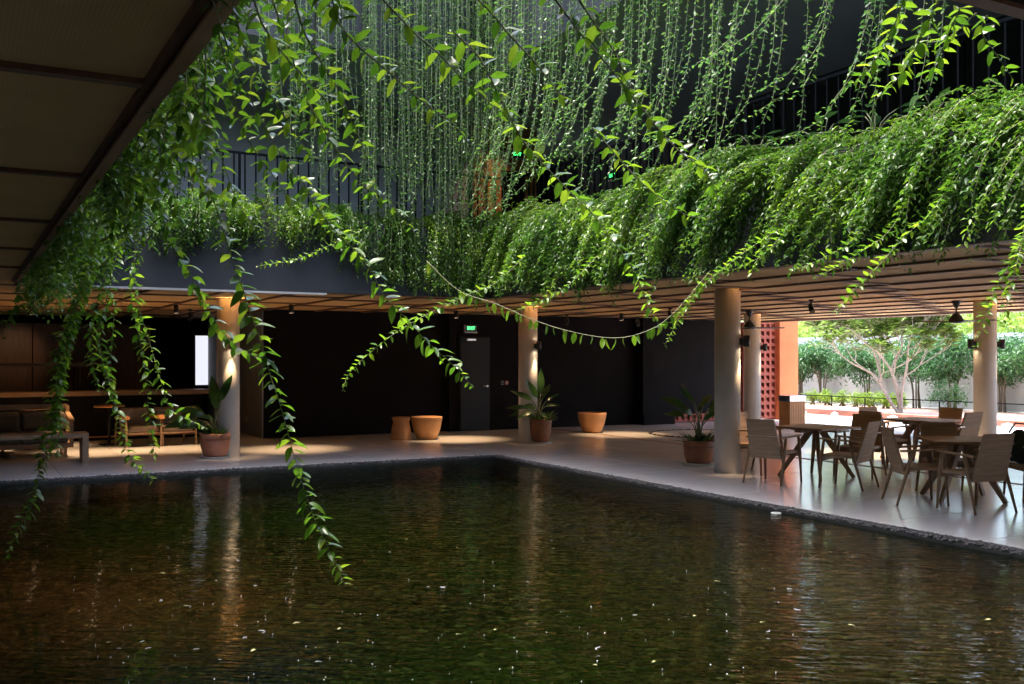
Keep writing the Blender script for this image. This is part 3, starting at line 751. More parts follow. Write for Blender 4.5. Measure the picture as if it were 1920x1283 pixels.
# ceiling fans
def fan(px, py, depth, label, rz):
    p = at(px, py, depth)
    t = thing('ceiling_fan', label, 'ceiling fan', (p[0], p[1], CEIL), rz, 'black ceiling fans')
    MB().lathe([(0.03, -0.13), (0.085, -0.01), (0.085, 0)], 18).build('canopy_cone', 'black_metal', t)
    MB().tube([(0, 0, -0.12), (0, 0, -0.24)], 0.014, 8).build('rod', 'black_metal', t)
    mo = MB().lathe([(0.05, -0.40), (0.13, -0.385), (0.135, -0.36), (0.09, -0.28), (0.03, -0.21)], 24).build('motor', 'black_metal', t)
    bl = MB(); bl.add([(0.1, -0.055, 0.012), (0.1, 0.055, -0.012), (0.74, 0.06, -0.01), (0.74, -0.045, 0.01), (0.1, -0.055, 0.006), (0.1, 0.055, -0.018), (0.74, 0.06, -0.016), (0.74, -0.045, 0.004)],
                      [(3, 2, 1, 0), (4, 5, 6, 7), (0, 1, 5, 4), (1, 2, 6, 5), (2, 3, 7, 6), (3, 0, 4, 7)])
    me = bl.mesh('blade', 'black_metal')
    for k in range(3): ob('blade', me, mo, (0, 0, -0.365), (0, 0, k * 2 * math.pi / 3))
fan(1793, 575, 17.4, 'black three-blade ceiling fan beside the column by the tables', -PHI + RAD(182))
fan(1405, 590, 21.0, 'black three-blade ceiling fan half hidden by the thick column', -PHI + RAD(0))

# ------------------------------------------------------------------ dining furniture
def make_chair():
    """faces +Y, origin on the floor"""
    P = {}
    P['seat'] = (MB().box(-0.245, 0.245, -0.22, 0.235, 0.405, 0.445, 0.008).mesh('seat', 'teak_grey'), None)
    def plank(z0, z1):
        w0, w1 = 0.235 - 0.05 * (z0 - 0.36) / 0.52 * 0.5, 0.235 - 0.05 * (z1 - 0.36) / 0.52 * 0.5
        y0, y1 = -0.215 - 0.15 * (z0 - 0.36) / 0.52, -0.215 - 0.15 * (z1 - 0.36) / 0.52
        m = MB(); m.add([(-w0, y0, z0), (w0, y0, z0), (w1, y1, z1), (-w1, y1, z1), (-w0, y0 - 0.026, z0), (w0, y0 - 0.026, z0), (w1, y1 - 0.026, z1), (-w1, y1 - 0.026, z1)],
                        [(0, 1, 2, 3), (5, 4, 7, 6), (4, 5, 1, 0), (1, 5, 6, 2), (2, 6, 7, 3), (3, 7, 4, 0)])
        return m
    P['backrest'] = (plank(0.345, 0.655).mesh('backrest', 'teak_grey'), None)
    P['headrest'] = (plank(0.660, 0.885).mesh('headrest', 'teak_grey'), None)
    legs = []
    for s_ in (-1, 1):
        legs.append(MB().tube([(s_ * 0.275, 0.245, 0), (s_ * 0.268, 0.215, 0.43), (s_ * 0.262, 0.185, 0.64)], [0.013, 0.023, 0.019], 10).mesh('leg', 'teak_v'))
        legs.append(MB().tube([(s_ * 0.285, -0.34, 0), (s_ * 0.268, -0.215, 0.42), (s_ * 0.265, -0.16, 0.635)], [0.013, 0.023, 0.018], 10).mesh('leg', 'teak_v'))
    arms = [MB().bar((s_ * 0.262, 0.235, 0.655), (s_ * 0.25, -0.29, 0.63), 0.052, 0.022, 0.035, 0.022).mesh('armrest', 'teak_grey') for s_ in (-1, 1)]
    rail = [MB().bar((-0.262, y, 0.385), (0.262, y, 0.385), 0.03, 0.045).mesh('seat_rail', 'teak_v') for y in (0.21, -0.205)]
    return P, legs, arms, rail
CH = make_chair()
def chair(x, y, rz, label):
    t = thing('dining_chair', label, 'chair', (x, y, 0), rz, 'wooden armchairs round the dining tables')
    P, legs, arms, rail = CH
    for k_, (me, _) in P.items(): ob(k_, me, t)
    for me in legs: ob('leg', me, t)
    for me in arms: ob('armrest', me, t)
    for me in rail: ob('seat_rail', me, t)
    return t
TT = MB().box(-0.44, 0.44, -0.44, -0.222, 0.70, 0.73, 0.004).mesh('top_board', 'teak')
TL = [MB().bar((sx * 0.06, sy * 0.06, 0.665), (sx * 0.37, sy * 0.37, 0), 0.06, 0.10, 0.035, 0.05).mesh('leg', 'teak_v') for sx in (-1, 1) for sy in (-1, 1)]
TC = MB().box(-0.40, 0.40, -0.06, 0.06, 0.655, 0.699).box(-0.06, 0.06, -0.4, -0.061, 0.66, 0.699).box(-0.06, 0.06, 0.061, 0.4, 0.66, 0.699).mesh('under_frame', 'teak')
def table(c, deg, label):
    t = thing('dining_table', label, 'table', (c[0], c[1], 0), RAD(deg), 'square dining tables')
    for j in range(4): ob('top_board', TT, t, (0, j * 0.2205, 0))
    for me in TL: ob('leg', me, t)
    ob('under_frame', TC, t)
def plan(xc, yc):
    """plan point given across / along the view, in metres from the camera"""
    p = CAM + RT * xc + FW * yc; return p[0], p[1]
def view_angle(deg):  # heading given against the view's own right-hand direction
    return RAD(deg) - PHI
T1, T2, T3 = (4.38, 14.35), (6.60, 16.10), (5.48, 12.11)
table(plan(*T1), 6, 'square wooden dining table beside the thick column')
table(plan(*T2), 6, 'square wooden dining table nearest the garden with orange-lit chairs')
table(plan(*T3), -35, 'square wooden dining table with the dark green bag beside it')
def seat(xc, yc, deg, label): x, y = plan(xc, yc); return chair(x, y, view_angle(deg) - RAD(90), label)
seat(3.62, 13.74, 46, 'grey weathered armchair with its back to the pool beside the thick column')
seat(3.68, 14.85, -50, 'wooden armchair half hidden behind the grey chair at the thick column')
seat(4.42, 13.20, 140, 'wooden armchair turned to the table beside the thick column with its back to the pool')
seat(5.02, 14.42, 232, 'wooden armchair on the garden side of the table beside the thick column')
seat(5.90, 15.70, 30, 'orange-lit wooden armchair with its back to the first dining table')
seat(6.24, 16.62, -60, 'wooden armchair seen just above the orange-lit chair at the garden table')
seat(7.02, 16.45, 210, 'dark wooden armchair on the garden side of the garden table')
seat(6.90, 15.60, 120, 'orange-lit wooden armchair before the column by the tables')
seat(4.82, 11.80, -4, 'wooden armchair seen sideways at the table with the bag')
seat(5.20, 11.24, 109, 'wide-backed armchair with its back to the pool at the table with the bag')
seat(5.47, 12.50, -96, 'dark wooden armchair tucked behind the table with the bag')
seat(6.32, 12.05, 176, 'wooden armchair carrying the dark green bag')
# soft bag resting on the last chair
bm = bmesh.new(); bmesh.ops.create_uvsphere(bm, u_segments=20, v_segments=12, radius=1)
for v in bm.verts:
    k = abs(v.co.z) ** 3
    v.co = Vector((v.co.x * 0.17 * (1 - 0.25 * (v.co.z > 0) * v.co.z), v.co.y * 0.21 * (1 - 0.2 * max(0, v.co.z)), 0.2 + v.co.z * 0.2 + 0.015 * math.sin(9 * v.co.y + 5 * v.co.x)))
me = bpy.data.meshes.new('bag_body'); bm.to_mesh(me); bm.free(); me.polygons.foreach_set('use_smooth', [True] * len(me.polygons)); me.materials.append(M['bag'])
bag = thing('bag', 'dark green soft bag sitting on a dining chair', 'bag', (*plan(6.13, 12.0), 0.447), 0.4)
ob('bag_body', me, bag)
MB().tube([(0.0, -0.13, 0.36), (0.0, -0.08, 0.47), (0, 0.06, 0.48), (0, 0.13, 0.36)], 0.012, 8).build('strap', 'bag', bag)

# litter bin by the terracotta wall
p = on_floor(1485, 803)
bn = thing('litter_bin', 'square slatted wooden litter bin with grey top by the terracotta wall', 'litter bin', (p[0], p[1], 0), RAD(-8))
MB().box(-0.21, 0.21, -0.21, 0.21, 0.02, 0.74).build('liner', 'walnut', bn)
MB().box(-0.235, 0.235, -0.235, 0.235, 0.66, 0.80, 0.006).build('top', 'steel', bn)
SLm = MB().box(-0.017, 0.017, -0.012, 0.0, 0.03, 0.655).mesh('slat', 'orange_wood')
for k in range(9):
    for r_, off in ((0, (0, -0.212)), (1, (-0.212, 0)), (2, (0, 0.212)), (3, (0.212, 0))):
        s_ = -0.2 + k * 0.05
        pos = {0: (s_, -0.212, 0), 1: (0.212, s_, 0), 2: (s_, 0.212, 0), 3: (-0.212, s_, 0)}[r_]
        ob('slat', SLm, bn, pos, (0, 0, {0: 0, 1: RAD(90), 2: RAD(180), 3: RAD(-90)}[r_]))

# ------------------------------------------------------------------ tubs and potted plants
def tub(px, py, prof, label, mat='tan_tub'):
    p = on_floor(px, py)
    t = thing('tub', label, 'tub', (p[0], p[1], 0), random.random())
    MB().lathe(prof, 40, caps=(True, False)).build('body', mat, t)
BOWL = [(0.20, 0.0), (0.215, 0.01), (0.29, 0.22), (0.325, 0.40), (0.335, 0.46), (0.332, 0.475), (0.312, 0.475), (0.30, 0.40), (0.26, 0.2), (0.0, 0.15)]
HOUR = [(0.225, 0), (0.228, 0.02), (0.205, 0.2), (0.165, 0.38), (0.19, 0.43), (0.195, 0.46), (0.18, 0.475), (0.0, 0.475)]
tub(800, 823.5, BOWL, 'wide tan bowl-shaped tub next to the waisted stool')
tub(752, 824.5, HOUR, 'waisted tan stool beside a wide tub')
tub(1110, 811, [(r, z * 0.96) for r, z in BOWL], 'wide tan bowl-shaped tub standing alone by the black wall')

BLADE = [leaf_mesh('leaf', 'leaf_broad', 0.36, b_, 0.10, 9) for b_ in (0.10, 0.28, 0.5)]
BLADE_N = leaf_mesh('leaf', 'leaf_broad', 0.22, 0.35, 0.1, 8)
def potted(px, py, label, prof, mat, leaves, understory, seed):
    r = random.Random(seed)
    p = on_floor(px, py)
    t = thing('potted_plant', label, 'potted plant', (p[0], p[1], 0), -PHI)   # local X runs across the view
    MB().lathe([(prof[0][0] + 0.06, 0.0), (prof[0][0] + 0.075, 0.028), (prof[0][0] + 0.06, 0.03), (0.02, 0.02)], 32).build('saucer', 'saucer', t)
    MB().lathe([(rr, z + 0.031) for rr, z in prof], 36, caps=(True, False)).build('pot', mat, t)
    top = max(z for _, z in prof)
    MB().lathe([(prof[-1][0] + 0.05, top - 0.07), (0.0, top - 0.03)], 20, caps=(False, False)).build('soil', 'soil', t)
    for (tx, ty, tz, L, wsc, b_, nz) in leaves:
        # petiole from the soil to the leaf base, blade onward in the same sweep
        base = Vector((r.uniform(-0.05, 0.05), r.uniform(-0.05, 0.05), top - 0.04))
        jn = Vector((tx, ty, tz)); mid = base.lerp(jn, 0.5) + Vector((-tx * 0.15, -ty * 0.15, 0.08))
        pts_ = smooth_path([base, mid, jn], 8)
        MB().tube(pts_, list(np.linspace(0.013, 0.007, 8)), 7).build('leaf_stalk', 'stem', t)
        d = (jn - mid).normalized()
        d = (d + Vector((tx, ty, 0)).normalized() * nz).normalized() if (tx or ty) else d
        o = ob('leaf', BLADE[b_], t, jn)
        side = Vector((r.uniform(-0.5, 0.5), -0.9, 0.55))
        o.matrix_local = Matrix.Translation(jn) @ basis(d, side).to_4x4() @ Matrix.Diagonal((L, L * wsc, L, 1))
    for k in range(understory):
        a_ = r.uniform(0, 6.283); rr = r.uniform(0.02, 0.17)
        jn = Vector((rr * math.cos(a_), rr * math.sin(a_), top - 0.06))
        d = Vector((math.cos(a_) * 0.7, math.sin(a_) * 0.7, r.uniform(0.3, 2.0))).normalized()
        o = ob('leaf', BLADE_N, t); L = r.uniform(0.16, 0.32)
        o.matrix_local = Matrix.Translation(jn) @ basis(d, (-math.cos(a_), -math.sin(a_), 0.8)).to_4x4() @ Matrix.Diagonal((L, L, L, 1))
POT_L = [(0.185, 0), (0.2, 0.02), (0.245, 0.16), (0.26, 0.30), (0.262, 0.385), (0.25, 0.395), (0.235, 0.385), (0.23, 0.3)]
POT_M = [(0.155, 0), (0.17, 0.02), (0.215, 0.2), (0.225, 0.36), (0.23, 0.45), (0.222, 0.465), (0.205, 0.455), (0.2, 0.36)]
POT_R = [(0.19, 0), (0.205, 0.02), (0.235, 0.14), (0.243, 0.30), (0.238, 0.355), (0.228, 0.36), (0.215, 0.35), (0.21, 0.28)]
# leaves: joint x,y,z, length, width scale, bend type, outward pull
potted(404, 858.5, 'pink clay pot with broad dark banana-like leaves by the lounge column', POT_L, 'clay_pot',
       [(0.05, 0.0, 0.82, 0.60, 0.95, 0, -0.5), (-0.16, -0.05, 0.70, 0.52, 0.8, 1, 0.7), (-0.22, -0.16, 0.62, 0.56, 0.9, 2, 1.2), (-0.05, 0.12, 0.9, 0.42, 0.8, 0, 0.2), (0.12, 0.1, 0.75, 0.4, 0.8, 1, 0.5), (-0.25, 0.1, 0.78, 0.45, 0.75, 1, 0.9), (0.0, -0.12, 0.66, 0.34, 0.9, 2, 0.6), (0.10, -0.05, 0.98, 0.5, 0.9, 0, 0.1), (-0.12, -0.2, 0.58, 0.42, 0.9, 2, 1.0), (-0.3, -0.05, 0.66, 0.5, 0.9, 2, 1.2)], 60, 3)
potted(1013, 831, 'brown clay pot with dark pointed leaves in front of the service door column', POT_M, 'clay_pot_brown',
       [(0.0, 0.0, 0.98, 0.55, 0.75, 0, -0.4), (-0.16, -0.08, 0.86, 0.50, 0.65, 1, 0.9), (-0.22, -0.1, 0.70, 0.48, 0.65, 1, 1.3), (-0.14, -0.16, 0.62, 0.40, 0.7, 2, 1.0), (0.12, 0.05, 0.84, 0.34, 0.6, 1, 0.6), (0.10, -0.12, 0.74, 0.3, 0.7, 2, 0.6), (-0.12, 0.14, 0.9, 0.42, 0.6, 1, 0.9), (0.02, -0.14, 0.6, 0.3, 0.8, 2, 0.7), (-0.06, -0.1, 0.92, 0.5, 0.8, 1, 0.8), (-0.2, 0.02, 0.62, 0.46, 0.85, 2, 1.1), (-0.1, -0.2, 0.72, 0.46, 0.8, 1, 1.0), (0.05, 0.1, 0.9, 0.44, 0.8, 0, 0.3)], 70, 7)
potted(1310, 871, 'brown clay pot with spreading paddle leaves beside the thick column', POT_R, 'clay_pot_brown',
       [(-0.22, -0.04, 0.92, 0.40, 0.9, 2, 0.9), (-0.05, 0.0, 0.95, 0.42, 0.35, 0, 0.4), (-0.09, 0.03, 0.98, 0.40, 0.3, 0, 0.5), (0.16, 0.02, 0.85, 0.40, 0.8, 1, 0.9), (0.18, 0.12, 0.9, 0.42, 0.7, 1, 0.8), (0.03, 0.12, 0.85, 0.36, 0.7, 1, 0.7), (-0.2, 0.15, 0.75, 0.42, 0.8, 2, 0.8), (0.06, -0.14, 0.72, 0.3, 0.7, 2, 0.7), (0.22, -0.05, 0.78, 0.42, 0.9, 2, 0.9), (-0.12, -0.1, 0.8, 0.4, 0.9, 1, 0.8), (0.1, 0.15, 0.95, 0.42, 0.9, 1, 0.7)], 80, 9)

# ------------------------------------------------------------------ lounge
# bar counter and back shelf
bc = thing('bar_counter', 'long dark bar counter with a warm wooden top edge', 'bar counter', (0, 0, 0))
MB().box(-14.5, -5.3, 4.75, 5.4, 0.93, 1.03, 0.01).build('counter_top', 'counter_wood', bc)
MB().box(-14.4, -5.4, 4.85, 5.3, 0.0, 0.93).build('counter_front', 'render_black', bc)
MB().box(-14.4, -5.4, 4.80, 4.848, 0.06, 0.085).build('foot_rail', 'orange_wood', bc)
bs = thing('back_shelf', 'long wooden shelf on the back wall behind the bar', 'shelf', (0, 0, 0))
MB().box(-15.5, -7.35, 7.6, 8.0, 1.52, 1.60, 0.008).build('shelf_board', 'counter_wood', bs)
for x in (-15, -12.5, -10, -7.6): MB().box(x - 0.03, x + 0.03, 7.65, 7.95, 0.0, 1.52).build('shelf_upright', 'walnut', bs)
wp = thing('wood_panelling', 'dark brown timber panels washed with light behind the bar', 'wall panelling', (0, 8.93, 0))
pm_ = MB().box(-0.44, 0.44, -0.02, 0.02, 0.05, 2.55, 0.006).mesh('panel', 'panel_wood')
for i in range(11): ob('panel', pm_, wp, (-15.3 + i * 0.9, 0, 0))
x0, d0 = wall_x(366, 8.98); x1, _ = wall_x(404, 8.98)
wd = thing('lounge_window', 'bright narrow window in the black wall beside the lounge column', 'window', ((x0 + x1) / 2, 8.98, 0))
hw = (x1 - x0) / 2
MB().box(-hw, hw, -0.004, 0.004, 1.02, 2.30).build('pane', 'window_glow', wd)
for s_ in (-1, 1): MB().box(s_ * (hw + 0.02) - 0.02, s_ * (hw + 0.02) + 0.02, -0.03, 0.01, 0.98, 2.34).build('frame_side', 'black_metal', wd)
for z in (0.99, 2.32): MB().box(-hw, hw, -0.03, 0.01, z - 0.025, z + 0.025).build('frame_rail', 'black_metal', wd)

# low bench table
p = on_floor(162, 869)
bt = thing('wooden_bench', 'long grey wooden bench with plank legs at the lounge edge', 'bench', (p[0], p[1], 0))
MB().box(-2.6, 0.04, 0.0, 0.48, 0.42, 0.49, 0.006).build('seat', 'teak_grey', bt)
for x in (-2.5, 0.0): MB().box(x - 0.06, x + 0.038, 0.004, 0.476, 0, 0.419, 0.005).build('leg', 'teak_grey', bt)
# sofa behind it
sf = thing('sofa', 'wooden framed sofa with taupe cushions behind the bench', 'sofa', (p[0] - 0.1, p[1] + 1.3, 0))
MB().box(-2.3, 0.0, 0.0, 0.85, 0.16, 0.24, 0.008).build('base_frame', 'teak', sf)
for i in range(3):
    MB().box(-2.22 + i * 0.725, -1.50 + i * 0.725, 0.02, 0.72, 0.242, 0.42, 0.04).build('seat_cushion', 'cushion', sf)
    MB().box(-2.22 + i * 0.725, -1.50 + i * 0.725, 0.58, 0.78, 0.43, 0.76, 0.06).build('back_cushion', 'cushion', sf)
for x in (-2.29, 0.0):
    MB().bar((x, 0.05, 0.16), (x, 0.05, 0.60), 0.06, 0.07).build('arm_post', 'teak', sf)
    MB().bar((x, 0.0, 0.63), (x, 0.82, 0.72), 0.08, 0.04).build('armrest', 'teak', sf)
    MB().bar((x, 0.80, 0.16), (x, 0.86, 0.86), 0.06, 0.07).build('back_post', 'teak', sf)
MB().bar((-2.29, 0.86, 0.84), (0.0, 0.86, 0.84), 0.04, 0.09).build('top_rail', 'teak', sf)
for x in (-2.2, -0.1):
    for y in (0.06, 0.8): MB().bar((x, y, 0.16), (x, y, 0), 0.06, 0.06, 0.045, 0.045).build('leg', 'teak', sf)
# armchairs
def lounge_chair(px, label):
    x, d = wall_x(px, 3.0)
    t = thing('lounge_armchair', label, 'armchair', (x, 3.0, 0), RAD(10), 'brown lounge armchairs')
    MB().box(-0.30, 0.30, -0.28, 0.30, 0.27, 0.40, 0.04).build('seat_cushion', 'leather', t)
    b_ = MB(); b_.box(-0.29, 0.29, 0.24, 0.36, 0.36, 0.74, 0.045); b_.build('back_cushion', 'leather', t)
    for s_ in (-1, 1):
        MB().tube([(s_ * 0.35, -0.30, 0), (s_ * 0.34, -0.28, 0.55)], [0.015, 0.02], 10).build('leg', 'teak_v', t)
        MB().tube([(s_ * 0.35, 0.38, 0), (s_ * 0.34, 0.32, 0.52)], [0.015, 0.02], 10).build('leg', 'teak_v', t)
        MB().tube([(s_ * 0.34, -0.34, 0.575), (s_ * 0.34, 0.36, 0.55)], [0.042, 0.03], 14).build('armrest', 'orange_wood', t)
    MB().bar((-0.34, -0.27, 0.26), (0.34, -0.27, 0.26), 0.03, 0.035).build('front_rail', 'teak_v', t)
    MB().bar((-0.34, 0.33, 0.26), (0.34, 0.33, 0.26), 0.03, 0.035).build('rear_rail', 'teak_v', t)
lounge_chair(262, 'brown leather lounge armchair under the hanging vines')
lounge_chair(325, 'brown leather lounge armchair behind the pink clay pot')
def bistro(px, y, label, z=0.78):
    x, d = wall_x(px, y)
    t = thing('side_table', label, 'side table', (x, y, 0), 0, 'round lounge side tables')
    MB().lathe([(0.28, 0), (0.29, 0.01), (0.29, 0.03), (0.28, 0.035)], 32).build('table_top', 'orange_wood', t, (0, 0, z - 0.035))
    MB().tube([(0, 0, 0.03), (0, 0, z - 0.035)], 0.025, 10).build('pedestal', 'black_metal', t)
    MB().lathe([(0.2, 0), (0.2, 0.015), (0.03, 0.035)], 24).build('foot', 'black_metal', t)
bistro(66, 3.3, 'round orange-wood side table behind the sofa')
bistro(205, 3.6, 'round orange-wood side table beside the lounge armchairs')
bistro(5, 2.6, 'round orange-wood side table behind the far end of the sofa', 0.66)

# pool fittings and floating leaves
p = on_floor(1455, 962, WATER_Z)
rg = thing('skimmer_ring', 'white plastic ring floating by the pool edge', 'ring', (p[0], p[1], WATER_Z))
MB().lathe([(0.035, -0.01), (0.058, -0.01), (0.06, 0.0), (0.056, 0.004), (0.038, 0.004), (0.035, -0.01)], 28, caps=(False, False)).build('ring_body', 'white_plastic', rg)
MB().lathe([(0.034, -0.012), (0.034, -0.006)], 24).build('cap', 'socket', rg)
FL_ = leaf_mesh('floating_leaf', 'leaf_fallen', 0.4, 0.1, 0.15, 5)
for i, (px, py) in enumerate([(1300, 1156), (1425, 1168), (1590, 1172), (115, 1203), (200, 1206), (1860, 1162), (855, 1190), (480, 1218), (1120, 1248), (640, 1178), (760, 1012), (345, 1137), (300, 1075), (1040, 1030), (1230, 1240), (930, 1180), (550, 1170), (1340, 1090)]):
    p = on_floor(px, py, WATER_Z + 0.004)
    o = ob('floating_leaf', FL_, None, (p[0], p[1], WATER_Z + 0.006), (rng.uniform(-0.1, 0.1), rng.uniform(-0.1, 0.1), rng.uniform(0, 6)))
    o.scale = (0.03 + 0.025 * random.random(),) * 3
    tag(o, 'small pale fallen leaf floating on the pool', 'leaf', 'leaves floating on the pool')
# rain drops jumping off the water: little columns, crowns and rings
sp = MB()
for i in range(130):
    while True:
        px, py = rng.uniform(0, 1500), 960 + 323 * rng.random() ** 0.6
        p = on_floor(px, py, WATER_Z)
        if PX0 + 0.1 < p[0] < PX1 - 0.2 and OX0 < p[0] < OX1 + 0.4 and PY0 < p[1] < PY1 - 0.3: break
    k = rng.random(); z = WATER_Z
    if k < 0.35:
        h = rng.uniform(0.006, 0.02); r0 = rng.uniform(0.0015, 0.003)
        sp.tube([(p[0], p[1], z), (p[0], p[1], z + h * 0.6), (p[0] + 0.002, p[1], z + h)], [r0, r0 * 0.6, r0 * 0.9], 5)
    elif k < 0.8:
        r0 = rng.uniform(0.002, 0.0045); h = rng.uniform(0.0, 0.012)
        sp.lathe([(0.0, -r0), (r0 * 0.8, -r0 * 0.5), (r0, 0), (r0 * 0.8, r0 * 0.5), (0, r0)], 6, (p[0], p[1], z + h + r0), (False, False))
    else:
        r0 = rng.uniform(0.012, 0.035); a0 = rng.uniform(0, 6.28); a1 = a0 + rng.uniform(1.0, 3.0)
        sp.tube([(p[0] + r0 * math.cos(a_), p[1] + r0 * math.sin(a_), z + 0.001) for a_ in np.linspace(a0, a1, 9)], 0.0012, 4)
o = sp.build('rain_splashes', 'drop'); tag(o, 'raindrop splashes jumping from the pool surface', 'rain splashes', kind='stuff')

# ------------------------------------------------------------------ planted edges: masses of small creeper leaves
def strand_leaves(P, spacing, size, droop=0.25, jitter=0.35, spread=1.0):
    """leaf positions/directions/normals in loose opposite pairs along a strand"""
    L = path_len(P); n_ = max(4, int(L / spacing))
    s = np.r_[0, np.cumsum(np.linalg.norm(np.diff(P, axis=0), axis=1))]
    u = np.sort(np.clip(np.linspace(0.02, 1.0, n_) + rng.normal(0, 0.35 / n_, n_), 0, 1)) * L
    Q = np.stack([np.interp(u, s, P[:, k]) for k in range(3)], 1)
    T = norm(np.stack([np.interp(np.minimum(u + 0.02, L), s, P[:, k]) - np.interp(np.maximum(u - 0.02, 0), s, P[:, k]) for k in range(3)], 1))
    a = np.arange(n_) * 2.4 + rng.uniform(0, 6.28) + rng.normal(0, jitter, n_)
    H = np.stack([np.cos(a), np.sin(a), np.zeros(n_)], 1)
    D = norm(H * spread + T * 0.35 + np.array([0, 0, -droop]) + rng.normal(0, 0.32, (n_, 3)))
    N = norm(np.array([0, 0, 1.0]) + H * 0.25 + rng.normal(0, 0.36, (n_, 3)))
    return Q, D, N, size * rng.uniform(0.6, 1.2, n_)

def creeper(name, label, strands, size, spacing, mat='leaf_bulk', stems=0.6):
    A = [strand_leaves(P, spacing, size) for P in strands]
    P = np.vstack([a[0] for a in A]); D = np.vstack([a[1] for a in A]); N = np.vstack([a[2] for a in A]); L = np.hstack([a[3] for a in A])
    base = np.hstack([np.full(len(a[0]), rng.random()) for a in A])
    P = P + rng.normal(0, 0.010, P.shape)
    patch = 0.5 + 0.5 * np.sin(P[:, 0] * 2.3 + P[:, 2] * 3 + 1.0) * np.sin(P[:, 1] * 1.9 - P[:, 2] * 2.2)
    tone = np.clip(0.30 * base + 0.35 * patch + 0.38 * rng.random(len(P)) - 0.02, 0, 1)
    t = tag(ob(name, leaf_cloud(name, P, D, N, L, mat, 0.42, tone)), label, 'creeper', kind='stuff')
    sm = MB()
    for P_ in strands:
        if random.random() < stems: sm.tube(P_[::2], 0.0035, 3, False)
    o = sm.build('stems', 'stem', t); o['kind'] = 'stuff'
    return t

def fold(vals, x):  # piecewise linear
    xs = [v[0] for v in vals]; ys = [v[1] for v in vals]; return float(np.interp(x, xs, ys))

# along the back edge: long near both corners, short in the middle where the fascia shows
back = []
HANGB = [(-9.4, 2.4), (-8.7, 2.62), (-7.9, 3.02), (-7.0, 3.22), (-6.0, 3.25), (-5.2, 3.34), (-4.8, 3.0), (-4.3, 2.80), (-3.4, 2.62), (-2.4, 2.5)]
def bundle(k, mk, spread=0.055):
    """k strands that hang together as one lock of the creeper"""
    out_ = []
    for j in range(k):
        P = mk(rng.normal(0, 1)); n_ = len(P)
        f = np.linspace(0.3, 1, n_)[:, None]
        out_.append(P + rng.normal(0, spread, 3) * f)
    return out_
for i in range(150):
    x = rng.uniform(OX0, OX1 + 0.1); r0 = rng.uniform(0.05, 0.6); pk = 3.93 + rng.normal(0, 0.08); e0 = fold(HANGB, x) + abs(rng.normal(0, 0.16)); out = rng.uniform(0.04, 0.38); sw = rng.normal(-0.08, 0.2)
    def mk(q):
        e = min(3.7, e0 + 0.14 * abs(q)); p2 = pk + 0.05 * q
        return smooth_path([(x, OY1 + r0, F2 + 0.03), (x + sw * 0.2, OY1 + r0 * 0.6, p2 - 0.1 * (r0 < 0.2)), (x + sw * 0.5, OY1 - out * 0.5, p2 - 0.1), (x + sw * 0.8, OY1 - out, (p2 + e) / 2 + 0.08), (x + sw, OY1 - out * 0.9, e)], 16)
    back += bundle(int(rng.integers(2, 6)), mk)
for i in range(250):   # low filling on the planter itself
    x = rng.uniform(OX0, OX1 + 0.3); r0 = rng.uniform(0.0, 0.8); a = rng.uniform(0, 6.28)
    back.append(smooth_path([(x, OY1 + r0, F2), (x + 0.1 * math.cos(a), OY1 + r0 + 0.1 * math.sin(a), 3.96 + rng.normal(0, 0.06)), (x + 0.3 * math.cos(a), OY1 + r0 * 0.8 - 0.1, 3.93 + rng.normal(0, 0.08))], 8))
creeper('creeper_mass', 'bright creeper spilling over the short edge above the lounge', back, 0.066, 0.023)

right = []
for i in range(285):
    y = rng.uniform(OY0 + 0.6, OY1 + 0.2); r0 = rng.uniform(0.05, 0.6)
    pk = 3.86 + 0.09 * math.sin(y * 1.3) + 0.05 * math.sin(y * 4.1) + rng.normal(0, 0.08) - 0.10 * max(0, min(1, (-9 - y) / 3))
    e0 = 2.58 + abs(rng.normal(0, 0.36)) - (0.22 * rng.random() if rng.random() < 0.25 else 0); out = rng.uniform(0.03, 0.46); sw = rng.normal(0.62, 0.32)
    def mk(q):
        e = min(3.5, e0 + 0.16 * abs(q)); p2 = pk + 0.05 * q; s_ = sw * (3.9 - e)
        return smooth_path([(OX1 + r0, y, F2 + 0.03), (OX1 + r0 * 0.6, y + s_ * 0.08, p2), (OX1 - out * 0.5, y + s_ * 0.25, p2 - 0.08), (OX1 - out, y + s_ * 0.6, (p2 + e) / 2 + 0.06), (OX1 - out * 1.15, y + s_, e)], 16)
    right += bundle(int(rng.integers(2, 7)), mk, 0.06)
for i in range(520):
    y = rng.uniform(OY0 + 0.5, OY1 + 0.8); r0 = rng.uniform(-0.1, 0.8); a = rng.uniform(0, 6.28)
    right.append(smooth_path([(OX1 + max(0.05, r0), y, F2), (OX1 + r0 + 0.1 * math.cos(a), y + 0.1 * math.sin(a), 3.88 + rng.normal(0, 0.07)), (OX1 + r0 * 0.8 - 0.15, y + 0.3 * math.sin(a), 3.82 + rng.normal(0, 0.1))], 8))
creeper('creeper_mass', 'long bright creeper hedge spilling over the edge above the dining tables', right, 0.070, 0.0235)

